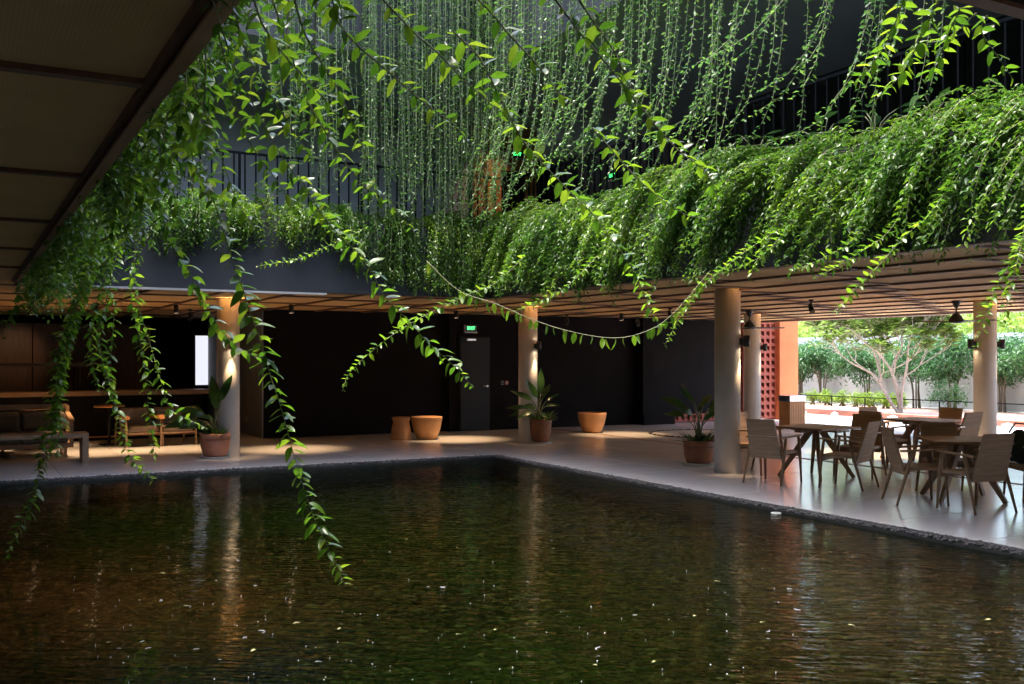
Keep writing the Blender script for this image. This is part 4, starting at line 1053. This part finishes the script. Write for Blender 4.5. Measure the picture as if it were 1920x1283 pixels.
left = []
for i in range(210):
    y = rng.uniform(-13.8, OY1); r0 = rng.uniform(0.05, 0.6); pk = 4.0 + rng.normal(0, 0.08)
    e0 = 2.38 + abs(rng.normal(0, 0.3)) - 0.25 * (y > -8) * rng.random() + (0.5 * rng.random() if y < -11.5 else 0); out = rng.uniform(0.02, 0.42); sw = rng.normal(0.0, 0.22)
    def mk(q):
        e = e0 + 0.16 * abs(q); p2 = pk + 0.05 * q
        return smooth_path([(OX0 - r0, y, F2 + 0.03), (OX0 - r0 * 0.6, y, p2), (OX0 + out * 0.6, y + sw * 0.3, p2 - 0.1), (OX0 + out, y + sw * 0.7, (p2 + e) / 2), (OX0 + out * 0.9, y + sw, e)], 16)
    left += bundle(int(rng.integers(2, 7)), mk)
creeper('creeper_mass', 'shaded creeper curtain hanging from the edge above the low ceiling', left, 0.066, 0.025)

front = []
for i in range(230):
    x = rng.uniform(OX0 + 0.3, OX1); r0 = rng.uniform(0.05, 0.7); pk = 4.0 + rng.normal(0, 0.08); e = 3.2 + abs(rng.normal(0, 0.25)); out = rng.uniform(0.02, 0.3)
    front.append(smooth_path([(x, OY0 - r0, F2 + 0.03), (x, OY0 - r0 * 0.6, pk), (x, OY0 + out * 0.6, pk - 0.1), (x, OY0 + out, e)], 12))
creeper('creeper_mass', 'creeper on the planted edge above the camera', front, 0.052, 0.024)

# broad-leaved plants growing in the planters behind the creeper
def planter_plant(px, py, plane, label, k, L, seed):
    r = random.Random(seed)
    kx = (px - HX) / FPX
    if plane == 'back':
        d = (OY1 + 0.5 - CAM[1]) / (FW[1] + RT[1] * kx)
    else:
        d = (OX1 + 0.5 - CAM[0]) / (FW[0] + RT[0] * kx)
    p = at(px, py, d); t = thing('broadleaf_plant', label, 'plant', (p[0], p[1], F2 + 0.06), r.uniform(0, 6))
    H = max(0.25, p[2] - F2)
    for i in range(k):
        a = i * 2.4 + r.uniform(-0.3, 0.3); rr = r.uniform(0.08, 0.25)
        jn = Vector((rr * math.cos(a), rr * math.sin(a), H * r.uniform(0.6, 1.0)))
        MB().tube(smooth_path([(0, 0, 0), (jn.x * 0.3, jn.y * 0.3, jn.z * 0.7), jn], 6), 0.006, 5).build('leaf_stalk', 'stem', t)
        o = ob('leaf', BLADE[r.choice((0, 1, 2))], t); l_ = L * r.uniform(0.7, 1.1)
        d_ = Vector((math.cos(a), math.sin(a), r.uniform(-0.1, 0.5)))
        o.matrix_local = Matrix.Translation(jn) @ basis(d_, (-math.cos(a) * 0.3, -math.sin(a) * 0.3, 1)).to_4x4() @ Matrix.Diagonal((l_, l_, l_, 1))
for i, (px, py, pl, lab) in enumerate([(1640, 215, 'right', 'broad-leaved plant rising from the hedge before the dark gallery wall'), (1545, 235, 'right', 'big-leaved plant standing among balusters above the hedge'),
        (1420, 265, 'right', 'small broad-leaved plant in the hedge by the dark gallery wall'), (1220, 325, 'right', 'small broad-leaved plant near the corner of the hedge'),
        (500, 365, 'back', 'broad-leaved plant before the grey gallery wall'), (330, 372, 'back', 'small broad-leaved plant at the shaded end of the gallery planter'),
        (1750, 190, 'right', 'broad-leaved plant at the near end of the long hedge')]):
    planter_plant(px, py, pl, lab, 7, 0.34 if i < 2 else 0.26, 20 + i)

# ------------------------------------------------------------------ thin vines hanging from the top floor
def thin_vine(P, label, group, size=0.064, spacing=0.033, mat='leaf_thin'):
    sm = MB().tube(P[::2] if len(P) > 12 else P, 0.0038, 3, False)
    t = sm.build('hanging_vine', 'stem_pale'); tag(t, label, 'vine', group)
    Q, D, N, L = strand_leaves(P, spacing, size, droop=0.05, jitter=0.5)
    ob('foliage', leaf_cloud('foliage', Q, D, N, L, mat, 0.5, np.clip(rng.normal(0.5, 0.25, len(Q)), 0, 1)), t)
    return t
VB = 'thin vines hanging in front of the grey gallery wall'
# bundles: a few centres with many strands, so that gaps remain
cent = [(-6.25, 5, 5.4), (-5.8, 8, 4.9), (-5.3, 10, 4.35), (-4.95, 7, 5.3), (-4.6, 12, 4.1), (-4.3, 12, 3.95), (-4.0, 14, 3.95), (-3.7, 12, 4.1), (-3.4, 13, 3.85), (-3.1, 10, 4.5), (-2.85, 10, 4.0), (-2.6, 11, 3.95), (-6.9, 3, 5.9), (-7.6, 2, 6.0)]
for cx_, k, zend in cent:
    for i in range(k):
        x = cx_ + rng.normal(0, 0.11); y = OY1 - rng.uniform(0.05, 0.35); e = zend + rng.normal(0.15, 0.35); sw = rng.normal(0.0, 0.08)
        P = smooth_path([(x - 0.05, OY1 + 0.15, 8.25), (x, OY1 - 0.1, 8.5), (x, y, 8.0), (x + sw * 0.4, y - 0.03, (7.3 + e) / 2), (x + sw + rng.normal(0, 0.05), y - 0.05, e)], 36)
        thin_vine(P, 'thin small-leaved vine hanging straight in front of the gallery by the orange wall', VB)
VR = 'thin vines hanging in front of the dark gallery wall'
centr = [(-2.95, 8, 4.0), (-3.15, 9, 4.2), (-3.6, 10, 4.5), (-4.2, 9, 4.3), (-4.8, 7, 5.0), (-5.3, 8, 4.7), (-5.9, 7, 4.9), (-6.6, 7, 4.7), (-7.1, 7, 4.7), (-7.6, 7, 4.55), (-8.2, 7, 4.4), (-8.7, 6, 4.6), (-9.4, 6, 4.25), (-10.0, 5, 4.5), (-10.7, 5, 4.3), (-11.2, 5, 4.2), (-11.8, 5, 4.2)]
for cy_, k, zend in centr:
    for i in range(k):
        y = cy_ + rng.normal(0, 0.12); x = OX1 - rng.uniform(0.05, 0.4); e = zend - 0.3 + rng.normal(0.0, 0.3); curl = abs(rng.normal(0.35, 0.3))
        P = smooth_path([(OX1 + 0.15, y, 8.25), (OX1 - 0.08, y, 8.5), (x, y, 8.0), (x - 0.05, y + 0.03, e + (7.3 - e) * 0.5), (x - 0.10 - curl * 0.3, y + curl * 0.35, e + 0.35), (x - 0.15 - curl * 0.6, y + curl * 0.9, e)], 36)
        thin_vine(P, 'thin small-leaved vine curving down in front of the dark gallery wall', VR)

# ------------------------------------------------------------------ near vines with large leaves
LEAVES = [leaf_mesh('leaf', 'leaf_near', w_, b_, f_, 6) for w_, b_, f_ in ((0.46, 0.22, 0.14), (0.42, 0.35, 0.2), (0.5, 0.12, 0.10), (0.4, 0.5, 0.18), (0.48, 0.05, 0.22))]
def big_vine(name, label, pix, group, size=0.06, spacing=0.03, lift=0.0, sparse=False, seed=0, dangling=False):
    """pix: (px, py, depth) along the strand, root first"""
    r = random.Random(seed)
    pts_ = [at(*q) for q in pix]
    L0 = path_len(np.array(pts_)); P = smooth_path(pts_, max(10, int(L0 / 0.05)))
    L = path_len(P)
    t = thing(name, label, 'vine', P[0], 0, group)
    Q = P - P[0]
    MB().tube(Q, list(np.linspace(0.0028, 0.0013, len(Q))), 5).build('stem', 'stem', t)
    s = np.r_[0, np.cumsum(np.linalg.norm(np.diff(Q, axis=0), axis=1))]
    n_ = int(L / spacing)
    for i in range(n_):
        u = (i + r.uniform(-0.3, 0.3)) / n_ * L; u = min(max(u, 0.01), L)
        p = Vector([float(np.interp(u, s, Q[:, k])) for k in range(3)])
        tg = Vector([float(np.interp(min(u + 0.04, L), s, Q[:, k]) - np.interp(max(u - 0.04, 0), s, Q[:, k])) for k in range(3)]).normalized()
        a = (i % 2) * math.pi + (i // 2 % 2) * 1.3 + r.uniform(-0.6, 0.6)
        x = tg.cross(Vector((0, 0, 1)))
        if x.length < 0.2: x = Vector((1, 0, 0)).cross(tg)
        x.normalize(); y = x.cross(tg)
        rad = x * math.cos(a) + y * math.sin(a)
        if dangling:
            d = Vector((r.uniform(-0.4, 0.4), r.uniform(-0.4, 0.4), -1))
        else:
            d = rad * 1.0 + tg * r.uniform(0.1, 0.6) + Vector((0, 0, r.uniform(-0.25, 0.25) + lift))
        nrm = Vector((r.uniform(-0.55, 0.55), r.uniform(-0.55, 0.55), 1.0))
        fr = u / L
        l_ = size * r.uniform(0.65, 1.15) * (1.0 if fr < 0.85 else 1.0 - 0.5 * (fr - 0.85) / 0.15)
        o = ob('leaf', LEAVES[r.randrange(5)], t)
        o.matrix_local = Matrix.Translation(p) @ basis(d, nrm).to_4x4() @ Matrix.Diagonal((l_, l_, l_, 1))
    return t
V1 = 'large-leaved vines slanting across the top of the view'
LAB1 = 'large-leaved yellow-green vine slanting across the open air in front of the thin hanging vines'
near = [
    [(500, -30, 2.6), (535, 70, 2.9), (560, 140, 3.1), (600, 210, 3.3), (630, 280, 3.5)],
    [(410, 60, 3.0), (440, 190, 3.2), (470, 270, 3.4), (520, 340, 3.7), (560, 400, 3.9)],
    [(360, 150, 3.5), (390, 230, 3.6), (420, 310, 3.8), (445, 380, 4.0), (480, 430, 4.2)],
    [(395, -10, 2.6), (424, 80, 2.7), (446, 141, 2.9), (479, 204, 3.0), (513, 268, 3.2), (550, 325, 3.4), (586, 379, 3.6), (625, 430, 3.8)],
    [(430, -30, 2.5), (455, 80, 2.7), (490, 150, 2.9), (530, 215, 3.1), (560, 260, 3.3), (585, 300, 3.5)],
    [(470, -25, 2.4), (490, 42, 2.5), (530, 100, 2.7), (575, 150, 2.9), (620, 200, 3.1), (660, 260, 3.3)],
    [(545, -30, 2.3), (570, 60, 2.5), (610, 130, 2.7), (640, 180, 2.9), (690, 300, 3.3)],
    [(590, -40, 2.2), (650, 64, 2.4), (724, 131, 2.6), (801, 198, 2.8), (848, 231, 3.0), (885, 275, 3.1)],
    [(700, -20, 2.3), (778, 63, 2.5), (819, 98, 2.6), (871, 152, 2.8), (925, 200, 3.0), (945, 240, 3.1)],
    [(860, -30, 2.3), (912, 14, 2.4), (957, 68, 2.5), (993, 106, 2.6), (1025, 145, 2.7), (1065, 200, 2.9)],
    [(1020, -25, 2.3), (1043, 2, 2.35), (1073, 43, 2.4), (1100, 77, 2.5), (1145, 129, 2.6), (1175, 168, 2.7), (1222, 228, 2.9), (1275, 285, 3.2), (1325, 325, 3.5), (1350, 385, 3.8)],
    [(1060, -40, 2.3), (1105, 30, 2.4), (1150, 95, 2.6), (1180, 160, 2.8), (1215, 215, 3.0)],
    [(850, 60, 2.7), (900, 110, 2.9), (939, 186, 3.1), (985, 270, 3.4), (1035, 325, 3.6), (1080, 372, 3.9), (1110, 400, 4.1), (1150, 452, 4.4), (1190, 512, 4.7), (1215, 570, 5.0), (1240, 620, 5.3)],
    [(575, 190, 3.1), (640, 295, 3.4), (660, 322, 3.5), (684, 352, 3.6), (730, 379, 3.8), (780, 440, 4.0)],
    [(1110, 240, 3.1), (1150, 285, 3.3), (1190, 330, 3.5), (1235, 370, 3.8), (1290, 405, 4.0), (1330, 410, 4.1)],
]
for i, pix in enumerate(near): big_vine('hanging_vine', LAB1, pix, V1, 0.052 if i != 12 else 0.06, 0.025, 0.0, seed=100 + i)
V5 = 'vines hanging beside the low ceiling edge'
LAB5 = 'leafy vine hanging close beside the sloping edge of the low ceiling'
sidev = [[(372, 110, 3.7), (366, 190, 3.7), (355, 270, 3.8), (345, 340, 3.8)], [(395, 95, 3.6), (392, 180, 3.6), (388, 260, 3.7), (382, 330, 3.7)], [(345, 150, 4.0), (335, 230, 4.0), (322, 300, 4.1), (315, 370, 4.1)],
         [(318, 190, 4.4), (306, 260, 4.4), (300, 330, 4.5), (288, 400, 4.5)], [(290, 225, 4.8), (278, 300, 4.8), (268, 370, 4.9), (262, 440, 4.9)], [(262, 260, 5.2), (250, 340, 5.2), (240, 420, 5.3), (235, 490, 5.3)],
         [(230, 290, 5.7), (218, 380, 5.7), (205, 460, 5.8), (200, 530, 5.8)], [(200, 330, 6.3), (185, 410, 6.3), (170, 490, 6.4), (160, 545, 6.4)], [(330, 170, 4.1), (350, 250, 4.0), (368, 320, 4.0), (400, 380, 4.0)],
         [(170, 365, 6.9), (150, 440, 6.9), (130, 500, 7.0), (105, 560, 7.0)], [(140, 400, 7.4), (115, 470, 7.4), (85, 530, 7.5), (60, 580, 7.5)], [(300, 205, 4.6), (312, 300, 4.6), (330, 380, 4.6), (345, 430, 4.6)],
         [(240, 275, 5.5), (262, 350, 5.5), (270, 430, 5.5), (250, 500, 5.6)], [(110, 430, 8.0), (80, 500, 8.0), (45, 560, 8.0), (10, 610, 8.0)]]
for i, pix in enumerate(sidev): big_vine('hanging_vine', LAB5, pix, V5, 0.07, 0.017, seed=160 + i)
# cluster of leaves hanging in against the light
big_vine('hanging_vine', 'dark leaf cluster hanging at the top of the view', [(612, -60, 2.2), (618, -15, 2.2), (632, 25, 2.25), (640, 45, 2.25)], None, 0.07, 0.008, seed=150)
# long single vines dropping in front of the lounge and the pool
big_vine('trailing_vine', 'long vine trailing down past the lounge column to just above the pool', [(375, 300, 4.4), (405, 390, 4.4), (440, 500, 4.5), (455, 540, 4.5), (470, 590, 4.6), (492, 650, 4.6), (507, 705, 4.7), (527, 765, 4.7), (550, 850, 4.8), (566, 905, 4.8), (592, 980, 4.9), (622, 1040, 4.9), (648, 1100, 5.0)], None, 0.084, 0.0175, 0.05, seed=200)
big_vine('trailing_vine', 'leafy vine crossing in front of the lounge column', [(285, 330, 4.8), (310, 420, 4.8), (335, 470, 4.8), (360, 520, 4.8), (392, 585, 4.8), (430, 638, 4.8), (475, 668, 4.8), (500, 672, 4.8)], None, 0.082, 0.018, seed=201)
big_vine('trailing_vine', 'leafy vine ending beside the service door', [(560, 330, 4.2), (610, 410, 4.4), (650, 455, 4.6), (690, 495, 4.7), (720, 555, 4.8), (755, 590, 4.9), (800, 640, 5.0), (850, 685, 5.1), (888, 728, 5.2)], None, 0.08, 0.019, seed=202)
big_vine('trailing_vine', 'dark green vine sweeping down across the black wall towards the tubs', [(985, 480, 11.0), (930, 530, 10.8), (880, 552, 10.6), (800, 590, 10.3), (745, 622, 10.1), (690, 665, 10.0), (655, 700, 9.9), (641, 735, 9.8)], None, 0.085, 0.024, 0.2, seed=203)
big_vine('trailing_vine', 'bare thin vine looped across the black wall with drooping leaves', [(800, 490, 6.9), (860, 545, 6.9), (930, 570, 6.9), (1000, 600, 6.9), (1070, 622, 6.9), (1150, 634, 6.9), (1210, 622, 6.9), (1260, 590, 7.0), (1330, 510, 7.2)], None, 0.085, 0.055, seed=204, dangling=True)
V2 = 'vines hanging from the shaded edge in front of the lounge'
LAB2 = 'leafy vine hanging from the shaded edge in front of the dark lounge'
leftv = [
    [(190, 420, 8.6), (165, 500, 8.5), (140, 580, 8.5), (120, 660, 8.4), (108, 750, 8.4), (95, 830, 8.3), (70, 895, 8.3)],
    [(200, 420, 8.7), (170, 520, 8.6), (135, 600, 8.6), (115, 700, 8.5), (100, 790, 8.5), (90, 860, 8.4)],
    [(180, 420, 8.5), (155, 540, 8.4), (128, 640, 8.4), (104, 720, 8.4), (88, 800, 8.3), (75, 870, 8.3), (62, 940, 8.3), (30, 1000, 8.2), (8, 1055, 8.2)],
    [(175, 440, 8.4), (145, 560, 8.3), (118, 630, 8.3), (105, 690, 8.3), (112, 780, 8.3), (105, 860, 8.3)],
    [(215, 440, 8.6), (190, 540, 8.5), (172, 600, 8.5), (172, 680, 8.5), (190, 740, 8.5)],
    [(225, 450, 8.8), (200, 560, 8.7), (185, 640, 8.7), (205, 720, 8.6), (225, 790, 8.6), (240, 850, 8.6), (290, 905, 8.6)],
    [(255, 470, 9.2), (245, 545, 9.2), (258, 620, 9.1), (272, 690, 9.1), (278, 760, 9.1), (285, 815, 9.1), (290, 865, 9.0)],
    [(250, 500, 9.0), (262, 580, 9.0), (280, 640, 9.0), (300, 710, 8.9), (318, 765, 8.9), (350, 785, 8.9), (390, 805, 8.9)],
    [(215, 560, 8.8), (212, 620, 8.8), (205, 690, 8.8), (212, 760, 8.8)],
    [(60, 520, 8.6), (40, 560, 8.5), (15, 600, 8.5), (3, 640, 8.5)],
]
for i, pix in enumerate(leftv): big_vine('trailing_vine', LAB2, pix, V2, 0.092, 0.019 if i < 6 else 0.026, 0.05, seed=300 + i)
V3 = 'vines trailing off the long hedge over the dining tables'
LAB3 = 'green vine trailing off the long hedge across the ceiling edge'
rightv = [
    [(1790, 330, 8.4), (1745, 400, 8.2), (1700, 440, 8.1), (1650, 495, 8.0), (1610, 535, 7.9), (1560, 590, 7.8)],
    [(1720, 340, 8.8), (1670, 430, 8.6), (1610, 475, 8.5), (1560, 505, 8.4), (1525, 522, 8.4)],
    [(1640, 380, 9.2), (1600, 450, 9.0), (1530, 490, 9.0), (1480, 510, 8.9)],
    [(1930, 380, 7.4), (1915, 450, 7.3), (1890, 500, 7.2), (1865, 545, 7.2), (1845, 600, 7.1), (1830, 655, 7.1)],
    [(1925, 420, 7.2), (1905, 500, 7.1), (1890, 560, 7.1), (1880, 610, 7.1)],
    [(1460, 430, 10.0), (1400, 470, 9.8), (1330, 525, 9.5), (1290, 570, 9.4), (1245, 650, 9.3)],
    [(1120, 480, 12.2), (1060, 540, 12.0), (1000, 570, 11.9), (960, 585, 11.8)],
    [(1500, 400, 10.0), (1440, 470, 9.8), (1390, 500, 9.7), (1340, 515, 9.6)],
    [(690, 425, 13.2), (630, 455, 13.1), (560, 485, 13.0), (480, 500, 13.0)],
]
for i, pix in enumerate(rightv): big_vine('trailing_vine', LAB3 if i not in (6, 8) else ('vine trailing off the hedge corner over the service door column' if i == 6 else 'thin vine lying across the charcoal fascia over the lounge'), pix, V3 if i not in (6, 8) else None, 0.075, 0.019, 0.08, seed=400 + i)
V4 = 'large-leaved vines hanging beside the dark beam at the top'
LAB4 = 'yellow-green vine hanging beside the dark beam before the long hedge'
topr = [
    [(1760, 0, 3.2), (1735, 50, 3.4), (1715, 95, 3.6), (1690, 140, 3.9), (1640, 190, 4.2)],
    [(1800, 15, 3.4), (1780, 60, 3.6), (1760, 110, 3.8), (1735, 150, 4.0)],
    [(1850, 30, 3.6), (1840, 60, 3.7), (1870, 105, 3.8), (1900, 150, 3.9)],
    [(1830, 25, 3.5), (1800, 55, 3.6), (1770, 75, 3.7), (1740, 80, 3.8)],
    [(1700, -20, 3.4), (1680, 40, 3.6), (1650, 100, 3.9), (1600, 160, 4.2)],
]
for i, pix in enumerate(topr): big_vine('hanging_vine', LAB4, pix, V4, 0.055, 0.021, seed=500 + i)

# ------------------------------------------------------------------ the garden
structure(MB().box(20.0, 20.3, -40, 60, -0.03, 2.55).build('garden_wall', 'garden_wall'), 'tall pale garden wall behind the bamboo', 'wall')
pv = structure(MB().box(13.5, 19.0, -30, 40, -0.029, -0.01).build('garden_path', 'red_paving'), 'reddish paved path across the garden', 'path')
structure(MB().box(13.2, 13.5, -30, 40, -0.03, 0.13, 0.01).build('garden_kerb', 'red_kerb'), 'low red kerb in front of the garden path', 'kerb')
# rocks along the kerb
for i in range(16):
    y = -6 + i * 1.1 + rng.normal(0, 0.2)
    o = ob('garden_rock', stones(1, np.array([0.0]), np.array([0.0]), 0.05, 0.12, 0.22, 'garden_rock', 'stone_light', 0.6), None, (12.9 + rng.normal(0, 0.08), y, -0.03))
    tag(o, 'small pale rock lying along the red garden kerb', 'rock', 'pale rocks along the garden kerb')

# frangipani-like tree with many pale bare branches
def frangipani():
    D0 = 31.0
    base = at(1689, 777, D0); base[2] = 0.0
    t = thing('branching_tree', 'pale bare-branched tree with leaf tufts in the garden', 'tree', (base[0], base[1], 0))
    tr = MB(); tips = []
    r = random.Random(4)
    def grow(p, d, L, rad, lv):
        n_ = 4; pts_ = [p]
        for i in range(n_):
            d = (d + Vector((r.uniform(-0.22, 0.22), r.uniform(-0.22, 0.22), r.uniform(-0.1, 0.16)))).normalized()
            p = p + d * (L / n_); pts_.append(p)
        tr.tube(pts_, list(np.linspace(rad, rad * 0.72, n_ + 1)), 6, False)
        if lv == 0 or rad < 0.0035: tips.append((p, d)); return
        if lv <= 3 and r.random() < 0.5: tips.append((p, d))
        for k in range(2 if r.random() < 0.75 else 3):
            ax = Vector((r.uniform(-1, 1), r.uniform(-1, 1), r.uniform(-0.3, 0.7)))
            grow(p, (d * 0.9 + ax * 0.6).normalized(), L * r.uniform(0.68, 0.9), rad * 0.7, lv - 1)
    stems = [[(1690, 777), (1691, 735), (1700, 690), (1703, 650)], [(1688, 777), (1684, 735), (1668, 690), (1640, 655)], [(1686, 777), (1664, 745), (1640, 705), (1605, 685)], [(1687, 777), (1668, 750), (1650, 700), (1640, 660)], [(1690, 777), (1680, 730), (1672, 690), (1690, 655)]]
    for j, s_ in enumerate(stems):
        pts_ = [Vector(at(a, b, D0 + 0.25 * (j - 2) * (i / 3))) - Vector((base[0], base[1], 0)) for i, (a, b) in enumerate(s_)]
        P = smooth_path([p[:] for p in pts_], 10)
        tr.tube(P, list(np.linspace(0.055 if j < 3 else 0.042, 0.03, 10)), 8, False)
        d = Vector(P[-1]) - Vector(P[-3]); d.normalize()
        for m_ in (0, 1, 2):
            grow(Vector(P[-1 - m_ * 2]), (d + Vector((r.uniform(-0.9, 0.9), r.uniform(-0.9, 0.9), r.uniform(-0.1, 0.5)))).normalized(), 0.60, 0.025, 5)
    tr.build('trunk', 'bark', t)
    P, D, N = [], [], []
    for p, d in tips:
        for k in range(r.randint(3, 7)):
            a = r.uniform(0, 6.28); dv = (d * 0.4 + Vector((math.cos(a), math.sin(a), r.uniform(-0.3, 0.6)))).normalized()
            P.append(p + dv * 0.03); D.append(dv); N.append(Vector((r.uniform(-0.4, 0.4), r.uniform(-0.4, 0.4), 1)))
    P = np.array([v[:] for v in P]); D = np.array([v[:] for v in D]); N = np.array([v[:] for v in N])
    ob('crown', leaf_cloud('crown', P, D, N, rng.uniform(0.17, 0.32, len(P)), 'leaf_tree', 0.40), t)
frangipani()

def blob_tree(name, label, cat, base, height, rx, zc, rz, n_, leaf, mat, stems_, seed, group=None, bark='bark_dark', dirz=-0.3):
    r_ = np.random.default_rng(seed)
    t = thing(name, label, cat, base, 0, group)
    tr = MB()
    for k in range(stems_):
        a = r_.uniform(0, 6.28); e = r_.uniform(0.2, 0.7) * rx
        tr.tube(smooth_path([(0.12 * math.cos(a), 0.12 * math.sin(a), 0), (0.3 * e * math.cos(a), 0.3 * e * math.sin(a), height * 0.4), (e * math.cos(a), e * math.sin(a), zc + rz * 0.4)], 8), list(np.linspace(0.035 if stems_ > 2 else 0.12, 0.012, 8)), 6, False)
    tr.build('trunk', bark, t)
    # clumps through the crown's volume
    k = 26; c = norm(r_.normal(0, 1, (k, 3))) * (r_.random((k, 1)) ** 0.4) * np.array([rx, rx, rz]) + np.array([0, 0, zc])
    w_ = r_.integers(0, k, n_)
    P = c[w_] + r_.normal(0, 1, (n_, 3)) * np.array([rx, rx, rz]) * 0.2
    D = norm(r_.normal(0, 1, (n_, 3)) + np.array([0, 0, dirz])); N = norm(r_.normal(0, 0.5, (n_, 3)) + np.array([0, 0, 1]))
    me = leaf_cloud('crown', P, D, N, leaf * r_.uniform(0.6, 1.3, n_), mat, 0.32, np.clip(r_.random(k)[w_] * 0.6 + r_.random(n_) * 0.4, 0, 1))
    ob('crown', me, t)
    return t
for i in range(15):
    y = -9.5 + i * 1.75 + rng.normal(0, 0.2)
    blob_tree('bamboo_clump', 'feathery green bamboo clump in front of the pale garden wall', 'bamboo', (19.0 + rng.normal(0, 0.15), y, -0.02), 2.2, 1.15, 1.72, 0.72, 3800, 0.17, 'leaf_bamboo', 5, 600 + i, 'bamboo clumps along the garden wall', 'bark_dark')
for i, (x, y, h, rr) in enumerate([(25, 13, 4.3, 2.6), (26, 8, 4.5, 2.8), (24.5, 3.5, 4.1, 2.5), (26, -1, 4.5, 2.8), (25, -6, 4.3, 2.6), (29, 16, 4.8, 3.2), (30, 5, 5.0, 3.2), (26, 18, 4.5, 2.8), (31, -4, 5.0, 3.4), (25.5, 23, 4.5, 2.8), (31, 11, 5.0, 3.4), (32, 22, 5.2, 3.6)]):
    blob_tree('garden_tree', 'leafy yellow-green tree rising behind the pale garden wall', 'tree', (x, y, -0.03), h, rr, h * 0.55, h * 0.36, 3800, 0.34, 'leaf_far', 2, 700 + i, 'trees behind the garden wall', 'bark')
# low bright hedge shrubs and a rail in front of them
for i in range(7):
    k = (1525 + i * 27 - HX) / FPX; d = (17.6 - CAM[0]) / (FW[0] + RT[0] * k); p = CAM + d * (FW + RT * k)
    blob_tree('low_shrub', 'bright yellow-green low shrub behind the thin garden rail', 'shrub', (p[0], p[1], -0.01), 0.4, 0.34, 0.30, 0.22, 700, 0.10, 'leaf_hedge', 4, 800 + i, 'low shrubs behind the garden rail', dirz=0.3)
k0 = (1500 - HX) / FPX; d0 = (17.0 - CAM[0]) / (FW[0] + RT[0] * k0); ya = CAM[1] + d0 * (FW[1] + RT[1] * k0)
gr = thing('garden_rail', 'thin black rail in front of the low shrubs', 'rail', (17.0, ya, -0.01), RAD(-90))
MB().box(0, 9, -0.015, 0.015, 0.36, 0.39).build('top_rail', 'rail_metal', gr)
pmm = MB().box(-0.015, 0.015, -0.015, 0.015, 0, 0.36).mesh('post', 'rail_metal')
for i in range(7): ob('post', pmm, gr, (0.05 + i * 1.48, 0, 0))
# layered conifer-like shrub
p = on_floor(1775, 772)
sh = blob_tree('layered_shrub', 'dark layered shrub standing in the garden bed', 'shrub', (p[0], p[1], 0.0), 1.0, 0.55, 0.55, 0.42, 900, 0.11, 'leaf_bamboo', 4, 900)
